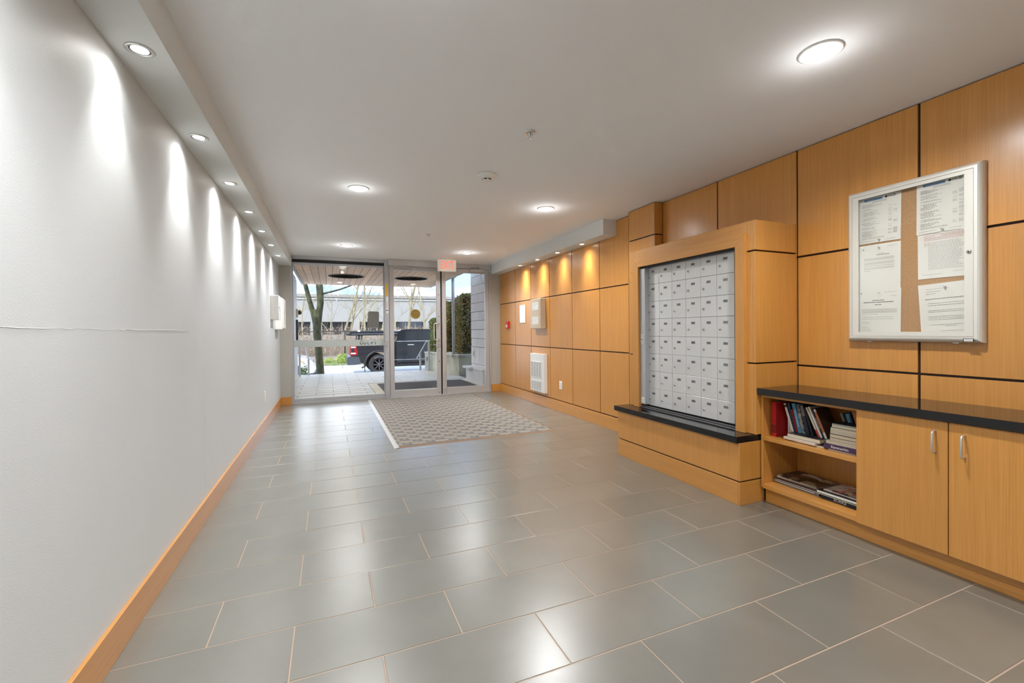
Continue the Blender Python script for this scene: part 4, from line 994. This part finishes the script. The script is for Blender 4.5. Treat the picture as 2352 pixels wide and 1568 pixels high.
# chain link fence
fe = thing('chain_link_fence', 'black chain link fence along the verge across the street', 'fence', (2, 26.1, -.3))
m = MB(); m.tube([(-9, 26.1, 1.20), (15, 26.1, 1.20)], .024, 8); m.build('top_rail', M_black, fe)
pst = None
for i in range(9):
    x = .78 + (i - 3) * 2.9
    if pst is None: m = MB(); m.tube([(x, 26.1, -.55), (x, 26.1, 1.27)], .033, 8); pst = m.build('post', M_black, fe); px_ = x
    else: place(pst, fe, (x - px_, 0, 0))
m = MB(); hgt = 1.6; dx = .11; x = -9.0
while x < 15:
    for s in (1, -1):
        xa, xb = (x, x + hgt) if s > 0 else (x + hgt, x)
        m.add([(xa, 26.12, -.4), (xa + .006, 26.12, -.4), (xb + .006, 26.12, 1.2), (xb, 26.12, 1.2)], [(0, 1, 2, 3)])
    x += dx
m.build('wire_mesh', M_dark, fe, kind='stuff', recalc=False)
# dry brush beyond the fence
m = MB()
for _ in range(5200):
    x = rnd.uniform(-7, 14); y = 26.3 + rnd.random() * 4.5; h_ = rnd.uniform(.5, 2.35) * (.85 + .25 * noise.noise(Vector((x * .5, 1, 0)))); base = Vector((x, y, -.25)); tip = base + Vector((rnd.gauss(0, .35), rnd.gauss(0, .3), h_)); mid = (base + tip) / 2 + Vector((rnd.gauss(0, .1), 0, 0)); w = .008
    m.add([base, base + Vector((w, 0, 0)), mid + Vector((w, 0, 0)), mid, tip], [(0, 1, 2, 3), (3, 2, 4)])
leaves(m, 9000, lambda: Vector((rnd.uniform(-7, 14), 26.25 + rnd.random() * 3, -.3 + rnd.random() ** 1.1 * 1.75)), .05)
o = m.build('dry_undergrowth', M_brush, recalc=False); tag(o, 'dry brown undergrowth and creepers behind the fence', 'undergrowth', kind='stuff')
# bare trees
def tree(name, lab, grp, x, y, z, h, r, seed, mt, lean=(0, 0), levels=4, spread=.55, nb=4):
    R = random.Random(seed); t_ = thing(name, lab, 'tree', (x, y, z), grp); tr, br = MB(), MB()
    def grow(p, d, L, rad, lv):
        n = 4 if lv else 7; pts = [p]; rs = [rad]; q = p.copy(); dd = d.copy()
        for i in range(n):
            dd = (dd + Vector((R.gauss(0, .07), R.gauss(0, .07), .02))).normalized(); q = q + dd * (L / n); pts.append(q.copy()); rs.append(rad * (1 - (.55 if lv == 0 else .8) * (i + 1) / n))
        (tr if lv == 0 else br).tube(pts, rs, 6 if lv < 2 else 3, cap=False)
        if lv < levels:
            for k_ in range(nb + (3 if lv == 0 else 0)):
                i = R.randint(1 if lv else 2, n); a = R.uniform(0, 2 * pi); side = Vector((cos(a), sin(a) * .8, .25)); nd = (dd * (1 - spread) + side * spread).normalized()
                grow(pts[i], nd, L * R.uniform(.32, .58), max(rs[i] * .5, .006), lv + 1)
    grow(Vector((x, y, z)), Vector((lean[0], lean[1], 1)).normalized(), h, r, 0)
    tr.build('trunk', mt, t_); br.build('branches', mt, t_, kind='stuff', recalc=False)
TL_ = [(5.4, 34, 8.5, .13, 'tall pale tree with a straight trunk, framed by the left door', .0), (2.3, 33, 8, .11, 'pale leaning tree seen left of the dark notice', -.02), (.80, 33, 7.5, .10, 'pale double-looking tree right of the mossy trunk, nearer side', .03), (1.15, 34.5, 8, .10, 'pale tree just right of the double-looking one', .05), (3.3, 32, 8, .12, 'pale tree leaning right behind the silver post', .10), (-1.6, 33, 6.5, .06, 'thin tree at the left edge of the fixed pane', .03),
       (.1, 31, 4.6, .05, 'small bushy bare tree right behind the mossy trunk', -.06), (1.75, 30.5, 4.2, .05, 'small bare tree behind the pickup rack', .12), (4.3, 31, 4.5, .05, 'small bare tree above the pickup cab', -.1), (6.6, 33, 7, .09, 'bare tree partly behind the green hedge', .02)]
for i, (x, y, h_, r_, lab, le) in enumerate(TL_): tree('bare_tree', lab, 'bare trees before the white building', x, y, -.25, h_, r_ * .85, 20 + i, M_twig, (le, 0), 4, .5, 5)
# the mossy street tree
mt_ = thing('street_tree', 'large mossy tree trunk forking in two beyond the paving edge', 'tree', (-.26, 14.25, -.75))
m = MB(); m.tube([(-.23, 14.3, -.78), (-.25, 14.25, -.3), (-.262, 14.2, .0), (-.30, 14.2, .6), (-.335, 14.2, 1.1), (-.34, 14.2, 1.6), (-.345, 14.2, 1.85)], [.16, .125, .105, .103, .110, .118, .10], 16); m.build('trunk', M_bark, mt_)
m = MB(); m.tube([(-.30, 14.2, 1.35), (-.27, 14.2, 1.75), (-.235, 14.2, 2.05), (-.25, 14.2, 2.4), (-.27, 14.25, 2.9), (-.2, 14.4, 4.2), (-.1, 14.6, 6)], [.075, .088, .092, .098, .095, .07, .03], 14); m.build('limb', M_bark, mt_)
m = MB(); m.tube([(-.37, 14.2, 1.35), (-.44, 14.2, 1.75), (-.53, 14.2, 2.1), (-.62, 14.2, 2.5), (-.78, 14.25, 3.1), (-1.2, 14.4, 4.4), (-1.6, 14.6, 5.8)], [.070, .072, .066, .060, .055, .04, .02], 12); m.build('limb', M_bark, mt_)
m = MB(); m.tube([(-.22, 14.2, 2.30), (.02, 14.25, 2.37), (.30, 14.3, 2.46), (.62, 14.4, 2.60), (1.4, 14.8, 3.0), (2.3, 15.3, 3.5)], [.030, .027, .025, .023, .016, .006], 8)
for q in range(14):
    a = Vector((rnd.uniform(-1.3, .4), 14.4, rnd.uniform(3.2, 5.6))); m.tube([a, a + Vector((rnd.gauss(0, .8), rnd.gauss(0, .6), rnd.uniform(.3, 1.2)))], [.02, .004], 5)
m.build('branch', M_bark, mt_)
# white industrial building
bd = thing('industrial_building', 'long white flat-roofed industrial building beyond the bare trees', 'building', (4, 45, -.3))
m = MB(); m.box(-16, 30, 45, 58, 2.12, 4.45); m.box(-16, 30, 45.35, 58, -.3, 2.12)
for x in (-2.9 - 3.2, -1.62, 2.03, 5.18, 9.05, 12.3): m.box(x, x + (.95 if x != 2.03 else .68), 45, 45.4, -.3, 2.12)
m.build('wall', M_bld, bd)
m = MB(); m.box(-16.2, 30.2, 44.8, 58.2, 4.45, 4.72); m.build('roof_edge', M_bldedge, bd); m = MB(); m.box(-16.1, 30.1, 44.86, 58, 4.22, 4.32); m.build('gutter', M_fascia, bd)
for x0, x1 in ((-5.1, -1.65), (-.67, 2.03), (2.71, 5.18), (6.13, 9.05), (10, 12.3)):
    m = MB(); m.box(x0, x1, 45.30, 45.345, .9, 2.10); w = m.build('window', M_dkglass, bd)
    m = MB(); n = 3
    for i in range(n + 1): xx = x0 + (x1 - x0) * i / n; m.box(xx - .03, xx + .03, 45.27, 45.299, .9, 2.10)
    m.build('mullion', M_bldedge, w)
    m = MB(); m.box(x0, x1, 45.1, 45.34, -.3, .89); m.build('sill_wall', M_bld, bd)

# ---------------------------------------------------------------- canopy
CNX0, CNX1, CNY1, CNZ = -.64, 2.83, 13.28, 2.50
ca_ = bpy.data.objects.new('ceiling_canopy', None); COL.objects.link(ca_); ca_['kind'] = 'structure'
m = MB(); m.box(CNX0, CNX1, 8.142, CNY1, CNZ + .016, CNZ + .24); m.build('canopy_deck', M_gap, ca_)
m = MB(); m.box(CNX0 - .045, CNX0 - .001, 8.142, CNY1 + .045, CNZ - .03, CNZ + .26); m.box(CNX1 + .001, CNX1 + .045, 8.142, CNY1 + .045, CNZ, CNZ + .26); m.box(CNX0, CNX1, CNY1 + .001, CNY1 + .045, CNZ, CNZ + .26); m.build('fascia', M_fascia, ca_)
x = CNX0 + .0; i = 0; rr = random.Random(9)
while x < CNX1 - .03:
    x1 = min(x + .1445, CNX1); cuts = [8.145] + ([8.145 + rr.uniform(.6, 4.4)] if rr.random() < .75 else []) + [CNY1]
    for a, b_ in zip(cuts, cuts[1:]):
        m = MB(); m.box(x + .0035, x1 - .0035, a + .002, b_ - .002, CNZ, CNZ + .015, .003); m.build('soffit_board', M_cedar, ca_)
    x += .1445
for (cx, cy), lab in (((.388, 11.13), 'round dark mesh disc under the canopy above the fixed pane'), ((1.905, 11.13), 'round dark mesh disc under the canopy above the left door')):
    t_ = thing('canopy_disc', lab, 'ceiling disc', (cx, cy, CNZ), 'round dark discs under the canopy')
    m = MB(); m.lathe([(.405, 0), (.405, -.012), (.39, -.014), (.385, -.006)], (cx, cy, CNZ), 'z', 48); m.build('rim', M_bldedge, t_)
    m = MB(); m.lathe([(.385, -.0005), (.385, -.006), (0, -.006)], (cx, cy, CNZ), 'z', 48, smooth=False); m.build('mesh_disc', mat('brown_mesh', (.07, .055, .045), .8, noise_s=80, noise_a=.3) if 'brown_mesh' not in bpy.data.materials else bpy.data.materials['brown_mesh'], t_)
for (x, y), lab in (((.263, 12.54), 'canopy downlight beyond the left dark disc'), ((2.188, 12.45), 'canopy downlight beyond the right dark disc'), ((.263, 9.53), 'canopy downlight nearer than the left dark disc')):
    t_ = thing('canopy_downlight', lab, 'downlight', (x, y, CNZ), 'canopy downlights')
    m = MB(); m.lathe([(.085, 0), (.085, -.004), (.070, -.006), (.066, -.001)], (x, y, CNZ), 'z', 28); m.build('trim_ring', M_white, t_)
    m = MB(); m.lathe([(.066, -.0012), (0, -.004)], (x, y, CNZ), 'z', 28); m.build('lens', mat('canopy_lens', (1, .9, .7), .4, emit=(1, .85, .6), es=2.5) if 'canopy_lens' not in bpy.data.materials else bpy.data.materials['canopy_lens'], t_)
    spot(x, y, CNZ - .02, 80, 150, .9, .05, (1, .84, .66), parent=t_)
pc = thing('canopy_post', 'slim grey post carrying the canopy corner, before the hedge', 'post', (3.06, 11.55, .52))
m = MB(); m.tube([(3.085, 11.55, .535), (3.085, 11.55, 2.66)], .042, 16); m.build('shaft', M_fascia, pc); m = MB(); m.box(2.876, 3.16, 11.46, 11.64, 2.61, 2.75, .004); m.build('bracket', M_fascia, pc); m = MB(); m.box(3.0, 3.17, 11.47, 11.63, .498, .535, .003); m.build('base_plate', M_fascia, pc)

# ---------------------------------------------------------------- left flank wall
b = MB(); b.box(-1.1, -.80, 8.14, 12.9, -.1, 2.62); lw = struct('wall_outside_left', b, M_pier)
for i in range(4):
    m = MB(); m.box(-.80, -.783, 8.16 + i * 1.19, 8.16 + i * 1.19 + 1.17, .06, 2.55, .002); m.build('cladding_panel', mat('grey_cladding', (.46, .47, .46), .45) if 'grey_cladding' not in bpy.data.materials else bpy.data.materials['grey_cladding'], lw)
m = MB(); m.box(-.86, -.76, 8.2, 12.95, -.1, .05, .004); m.build('wall_kerb', M_conc, lw)
wl_ = thing('wall_lantern', 'beige wall lantern with black head on the left flank wall outside', 'lantern', (-.78, 12.55, 1.65))
m = MB(); m.box(-.783, -.735, 12.48, 12.62, 1.56, 1.78, .01); m.build('back_box', M_cream, wl_); m = MB(); m.lathe([(.055, 0), (.062, .03), (.045, .075), (0, .085)], (-.735, 12.55, 1.69), 'x', 18); m.build('head', M_black, wl_)
dp = thing('intercom_column', 'tall black intercom column on the left flank wall outside', 'intercom', (-.76, 12.3, 1.3))
m = MB(); m.box(-.783, -.735, 12.36, 12.46, .98, 1.50, .005); m.build('body', M_black, dp); m = MB(); m.box(-.737, -.733, 12.37, 12.375, 1.0, 1.49); m.box(-.736, -.732, 12.355, 12.359, .98, 1.5); m.build('trim', M_alu, dp)
def rail_(name, lab, pts_, r, posts):
    t_ = thing(name, lab, 'handrail', posts[0][0], 'stair handrails')
    m = MB(); m.tube(pts_, r, 10); m.build('rail', M_alud, t_)
    for a, b_ in posts: m = MB(); m.box(a[0] - .026, a[0] + .026, a[1] - .02, a[1] + .02, a[2], b_, .003); m.build('post', M_alud, t_)
rail_('handrail', 'grey metal handrail sloping down the steps beside the planter', [(2.73, 13.02, .880), (2.66, 13.04, .878), (2.52, 13.44, .49), (2.47, 13.62, .35)], .017, [((2.72, 13.02, -.004), .872), ((2.535, 13.40, -.004), .51)])
rail_('handrail', 'dark metal handrail bent down the steps by the left flank wall', [(-.70, 13.0, .98), (-.60, 13.05, .84), (-.55, 13.3, .46), (-.54, 13.4, .40)], .020, [((-.745, 13.0, -.004), .98), ((-.545, 13.35, -.004), .42)])
m = MB(); leaves(m, 160, blob(-.66, 13.75, -.1, .10, .1, .42), .035)
t_ = thing('left_plant', 'small leafy plant beside the left handrail', 'plant', (-.66, 13.75, -.2)); m.build('foliage', M_hedge, t_, kind='stuff', recalc=False); m = MB(); m.tube([(-.66, 13.75, -.25), (-.66, 13.75, .2)], .008, 5); m.build('stem', M_brush, t_)

# ---------------------------------------------------------------- right planter, hedges, block wall
pl = MB(); pl.prism([(2.695, 13.50), (3.14, 11.25), (3.75, 11.25), (5.4, 11.25), (5.4, 13.50)], 'z', -.7, .515); plw = struct('wall_planter', pl, M_concm)
m = MB(); m.prism([(2.68, 13.52), (3.12, 11.23), (5.4, 11.23), (5.4, 11.40), (3.27, 11.40), (2.86, 13.52)], 'z', .516, .548); m.build('coping', M_conc, plw)
for (a, b_) in ((13.32, .34), (13.22, .34)):
    m = MB(); xx = 2.695 + (13.5 - a) * .198; m.box(xx - .012, xx + .002, a - .035, a + .035, b_ - .05, b_ + .05, .003); m.build('vent_plate', M_gap, plw)
def hedge(lab, x0, x1, y0, y1, z0, z1, n, mts, round_=.18):
    t_ = thing('hedge', lab, 'hedge', ((x0 + x1) / 2, (y0 + y1) / 2, z0), 'hedges in the planter')
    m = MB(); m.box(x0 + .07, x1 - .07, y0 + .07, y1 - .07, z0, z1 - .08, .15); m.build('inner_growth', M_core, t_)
    def surf():
        f_ = rnd.random(); u, v = rnd.random(), rnd.random(); w = rnd.random() * .10
        if f_ < .38: p_ = Vector((x0 + w, y0 + u * (y1 - y0), z0 + v * (z1 - z0)))
        elif f_ < .75: p_ = Vector((x0 + u * (x1 - x0), y0 + w, z0 + v * (z1 - z0)))
        else: p_ = Vector((x0 + u * (x1 - x0), y0 + v * (y1 - y0), z1 - w))
        t2 = (p_.z - z0) / (z1 - z0)
        if t2 > .82: k_ = (t2 - .82) / .18; p_.x += round_ * k_ * k_ * (1 if p_.x < (x0 + x1) / 2 else -1) * .6; p_.z -= .03 * k_
        p_ += Vector((noise.noise(p_ * 3), noise.noise(p_ * 3 + Vector((9, 0, 0))), noise.noise(p_ * 3 + Vector((0, 9, 0))))) * .06; p_.z = max(p_.z, z0 + .03); return p_
    for mt, fr in mts: m = MB(); leaves(m, int(n * fr), surf, .028); m.build('foliage', mt, t_, kind='stuff', recalc=False)
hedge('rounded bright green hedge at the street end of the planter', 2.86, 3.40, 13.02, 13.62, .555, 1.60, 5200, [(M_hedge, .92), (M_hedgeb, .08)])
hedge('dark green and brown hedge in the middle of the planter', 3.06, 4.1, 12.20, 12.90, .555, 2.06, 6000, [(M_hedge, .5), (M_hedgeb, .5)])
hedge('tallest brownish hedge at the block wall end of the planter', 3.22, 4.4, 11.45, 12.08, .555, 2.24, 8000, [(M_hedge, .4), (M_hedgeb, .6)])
b = MB(); b.box(3.172, 4.6, 8.14, 10.17, -.1, 2.9); bw = struct('wall_outside_right', b, M_gap)
rr = random.Random(2); z = .0; r_ = 0
while z < 2.6:
    hh = .40 if z < .95 else .205
    if z >= 1.0 - .3 and z < 1.0: hh = 1.0 - z if z < .99 else .205
    y = 8.15 - (.2 if r_ % 2 else 0)
    L_ = .40 if z < 1.0 else .82
    while y < 10.17:
        a, b_ = max(y, 8.15), min(y + L_, 10.168)
        if b_ - a > .02: m = MB(); m.box(3.150, 3.171, a + .004, b_ - .004, z + .004, z + hh - .004, .003); m.build('block', M_block, bw)
        y += L_
    z += hh; r_ += 1
lg = MB(); lg.box(3.01, 3.149, 8.9, 10.16, 0, .30); lg.box(2.93, 3.149, 9.62, 10.18, .301, .345, .004); lg.box(3.0, 3.149, 8.9, 9.619, .301, .345, .004); struct('trim_6', lg, M_block)
ic = thing('door_entry_unit', 'slim white door entry unit on the pale block wall outside', 'intercom', (3.15, 9.95, .62))
m = MB(); m.box(3.136, 3.149, 9.90, 9.98, .54, .74, .003); m.build('body', M_plastic, ic); m = MB(); m.box(3.1335, 3.1355, 9.92, 9.96, .58, .70, .001); m.build('slot', M_black, ic)

# ---------------------------------------------------------------- pickup truck
TX, TY, TZ = 1.98, 19.85, -.70       # rear axle, near side, street level
pk = thing('pickup_truck', 'black pickup truck with bed rack parked side-on across the steps', 'truck', (TX + 1.6, TY + 1.0, TZ))
def P_(dx, z): return (TX + dx, TZ + z)
def side(name, poly, y0, y1, mt, bev=.03, par=None):
    m = MB(); m.prism([P_(*p_) for p_ in poly], 'y', y0, y1, bev); return m.build(name, mt, par or pk)
def arc(cx, r, a0, a1, n=10, cz=.44): return [(cx + r * cos(radians(a0 + (a1 - a0) * i / n)), cz + r * sin(radians(a0 + (a1 - a0) * i / n))) for i in range(n + 1)]
WB = 3.80
bed = [(-1.16, .62), (-1.14, 1.405), (.66, 1.405), (.66, .55), (.56, .50)] + arc(0, .56, 8, 172) + [(-.60, .50)]
side('bed', bed, TY, TY + 2.0, M_truck)
cabp = [(.69, .50), (.69, 1.40), (.74, 1.43), (.82, 1.85), (.90, 1.93), (1.1, 1.965), (2.5, 1.965), (2.75, 1.90), (3.20, 1.45), (4.45, 1.36), (4.62, 1.25), (4.66, .70), (4.60, .55), (4.36, .50)] + arc(WB, .56, 8, 172) + [(3.22, .50)]
cabo = side('cab', cabp, TY, TY + 2.0, M_truck, .05)
for a in ([(.86, 1.46), (.93, 1.86), (1.62, 1.885), (1.62, 1.46)], [(1.72, 1.46), (1.72, 1.885), (2.50, 1.88), (2.92, 1.46)]):
    m = MB(); m.prism([P_(*p_) for p_ in a], 'y', TY - .004, TY + .004); m.build('window', M_dkglass, pk)
for dx in (.70, 1.67, 2.95):
    m = MB(); m.box(TX + dx - .006, TX + dx + .006, TY - .003, TY - .0005, TZ + .56, TZ + (1.44 if dx > .8 else 1.40)); m.build('door_seam', M_black, pk)
m = MB(); m.box(TX + .75, TX + 3.1, TY - .005, TY - .001, TZ + 1.425, TZ + 1.445); m.build('window_trim', M_alud, pk)
m = MB(); m.box(TX + .35, TX + 3.2, TY - .012, TY - .001, TZ + .615, TZ + .635); m.build('body_crease', M_truckg, pk)
m = MB(); m.box(TX + 1.22, TX + 1.50, TY - .03, TY - .001, TZ + 1.255, TZ + 1.29, .008); m.build('door_handle', M_alud, pk)
m = MB(); m.box(TX + .85, TX + 3.1, TY - .10, TY - .02, TZ + .38, TZ + .44, .02); m.build('side_step', M_black, pk)
m = MB(); m.box(TX + .2, TX + 4.2, TY + .15, TY + 1.85, TZ + .32, TZ + .52); m.build('underbody', M_black, pk)
for dx in (0, WB):
    for yy, ax in ((TY + .02, '-y'), (TY + 1.98, 'y')):
        w = MB(); w.lathe([(.24, -.28), (.42, -.28), (.443, -.25), (.443, -.05), (.42, -.01), (.36, 0), (.255, -.005), (.25, -.02)], (TX + dx, yy, TZ + .44), ax, 36); wh = w.build('tyre', M_tyre, pk)
        w = MB(); w.lathe([(.25, -.02), (.235, -.05), (.07, -.045), (.06, -.012), (0, -.01)], (TX + dx, yy, TZ + .44), ax, 28)
        for q in range(8):
            s0 = len(w.v); w.box(-.022, .022, -.002, .03, .05, .24); R4 = Matrix.Translation((TX + dx, yy + (.005 if ax == '-y' else -.035), TZ + .44)) @ Matrix.Rotation(q * pi / 4, 4, 'Y'); w.rot(R4, s0)
        w.build('rim', M_rim, wh)
        if ax == '-y':
            w = MB(); ring = 26
            for q in range(7): a = radians(62 + q * 10); s0 = len(w.v); w.box(-.016, .016, -.001, .001, -.012, .012); w.rot(Matrix.Translation((TX + dx + .335 * cos(a), yy - .003, TZ + .44 + .335 * sin(a))) @ Matrix.Rotation(pi / 2 - a, 4, 'Y'), s0)
            w.build('tyre_lettering', M_inkg, wh)
    m = MB(); m.tube([(TX + dx + a, TY - .035, TZ + b_) for a, b_ in arc(0, .60, -2, 182, 16)], .045, 8); m.build('wheel_flare', M_black, pk)
    m = MB(); m.lathe([(.0, .0), (.555, 0), (.555, 1.9), (0, 1.9)], (TX + dx, TY + .05, TZ + .44), 'y', 24); m.build('wheel_well', M_black, pk) if False else None
m = MB(); m.prism([P_(*p_) for p_ in [(-1.30, .46), (-1.33, .60), (-1.28, .80), (-1.16, .83), (-.82, .80), (-.76, .50), (-1.0, .46)]], 'y', TY - .03, TY + 2.03, .02); m.build('rear_bumper', mat('gunmetal', (.10, .11, .125), .3, metal=.6), pk)
m = MB(); m.prism([P_(*p_) for p_ in [(-1.175, .86), (-1.17, 1.30), (-.93, 1.27), (-.86, .90), (-.95, .87)]], 'y', TY - .012, TY + .25, .01); tl = m.build('tail_light', M_lampred, pk)
m = MB()
for zz in (.93, 1.19): m.box(TX - 1.15, TX - .96, TY - .018, TY - .013, TZ + zz, TZ + zz + .05)
m.build('light_band', M_paper, tl); m = MB(); m.box(TX - 1.12, TX - 1.02, TY - .018, TY - .013, TZ + 1.0, TZ + 1.17); m.build('dark_core', M_black, tl)
m = MB(); m.tube([(TX - .50, TY + .12, TZ + .44), (TX - .72, TY + .10, TZ + .31)], .035, 10); m.build('exhaust_tip', M_rim, pk)
m = MB(); m.box(TX - .60, TX - .585, TY + .02, TY + .3, TZ + .02, TZ + .55); m.build('mud_flap', M_dark, pk)
m = MB(); T1 = Matrix(((0, 1, 0, TX + .53), (0, 0, -1, TY - .004), (-1, 0, 0, TZ + 1.01), (0, 0, 0, 1))); text(m, 'POWER', .20, T1, space=1.08)
T2 = Matrix(((0, 1, 0, TX + .34), (0, 0, -1, TY - .004), (-1, 0, 0, TZ + .99), (0, 0, 0, 1))); text(m, 'WAGON', .17, T2, space=1.05)
for s in m.v[:0]: pass
m.build('side_lettering', M_truckg, pk, recalc=False)
m = MB(); m.box(TX - 1.28, TX + .86, TY + .12, TY + .30, TZ + 1.71, TZ + 1.80, .02); m.box(TX - 1.28, TX + .86, TY + 1.7, TY + 1.88, TZ + 1.71, TZ + 1.80, .02); m.box(TX - 1.2, TX + .86, TY + .14, TY + .28, TZ + 1.80, TZ + 1.885, .02); m.build('rack_bar', M_black, pk)
m = MB(); m.box(TX - 1.1, TX + .8, TY + .118, TY + .1205, TZ + 1.775, TZ + 1.783); m.build('rack_highlight', M_alud, pk)
for dx in (-.85, -.72, .60):
    m = MB(); m.tube([(TX + dx, TY + .21, TZ + 1.40), (TX + dx + .03, TY + .21, TZ + 1.72)], .03, 8); m.tube([(TX + dx, TY + 1.79, TZ + 1.40), (TX + dx + .03, TY + 1.79, TZ + 1.72)], .03, 8); m.build('rack_post', M_black, pk)
m = MB(); m.box(TX - .86, TX - .76, TY + .15, TY + .27, TZ + 1.86, TZ + 1.93, .01); m.build('rack_clamp', M_plastic, pk)
m = MB(); m.box(TX + 4.60, TX + 4.75, TY - .02, TY + 2.02, TZ + .50, TZ + .78, .03); m.build('front_bumper', M_rim, pk)
m = MB(); m.box(TX + 4.655, TX + 4.70, TY + .3, TY + 1.7, TZ + .80, TZ + 1.22, .01); m.build('grille', M_black, pk)
m = MB(); m.box(TX + 2.86, TX + 2.98, TY - .26, TY - .02, TZ + 1.42, TZ + 1.66, .03); m.build('side_mirror', M_black, pk)
# ---------------------------------------------------------------- white car
wc = thing('white_car', 'white sedan nose parked behind the left handrail', 'car', (-2.6, 19.3, -.7))
CX = -.50
cp = [(CX - 4.5, -.45), (CX - 4.45, .15), (CX - 3.4, .28), (CX - 2.8, .72), (CX - 1.5, .74), (CX - .85, .30), (CX - .30, .17), (CX - .08, .03), (CX, -.15), (CX - .0, -.30), (CX - .06, -.44), (CX - .42, -.46)] + [(CX - .78 + .36 * cos(radians(a)), -.40 + .36 * sin(radians(a))) for a in range(0, 181, 15)] + [(CX - 1.3, -.46), (CX - 3.2, -.46)] 
m = MB(); m.prism(cp, 'y', 18.5, 20.25, .05); m.build('body', M_wcar, wc)
m = MB(); m.prism([(CX - .36, .13), (CX - .12, .03), (CX - .05, -.06), (CX - .30, -.02), (CX - .50, .06)], 'y', 18.47, 18.70, .01); hl = m.build('headlight', M_lampclr, wc); m = MB(); m.prism([(CX - .62, .13), (CX - .42, .06), (CX - .40, .03), (CX - .55, .06)], 'y', 18.46, 18.50, .003); m.build('indicator', M_orange, hl)
m = MB(); m.prism([(CX - .50, -.42), (CX - .04, -.40), (CX - .01, -.33), (CX + .03, -.42), (CX - .05, -.50), (CX - .5, -.50)], 'y', 18.48, 20.2, .01); m.build('lower_lip', M_black, wc)
m = MB(); m.prism([(CX - 2.75, .66), (CX - 1.55, .68), (CX - .98, .34), (CX - 3.2, .32)], 'y', 18.49, 18.51); m.build('window', M_dkglass, wc)
for dx in (-.78, -3.5):
    for yy, ax in ((18.52, '-y'), (20.22, 'y')):
        w = MB(); w.lathe([(.19, -.2), (.31, -.2), (.32, -.03), (.29, 0), (.20, -.01)], (CX + dx, yy, -.38), ax, 24); wh = w.build('tyre', M_tyre, wc); w = MB(); w.lathe([(.20, -.02), (.05, -.03), (0, -.02)], (CX + dx, yy, -.38), ax, 20); w.build('rim', M_satin, wh)
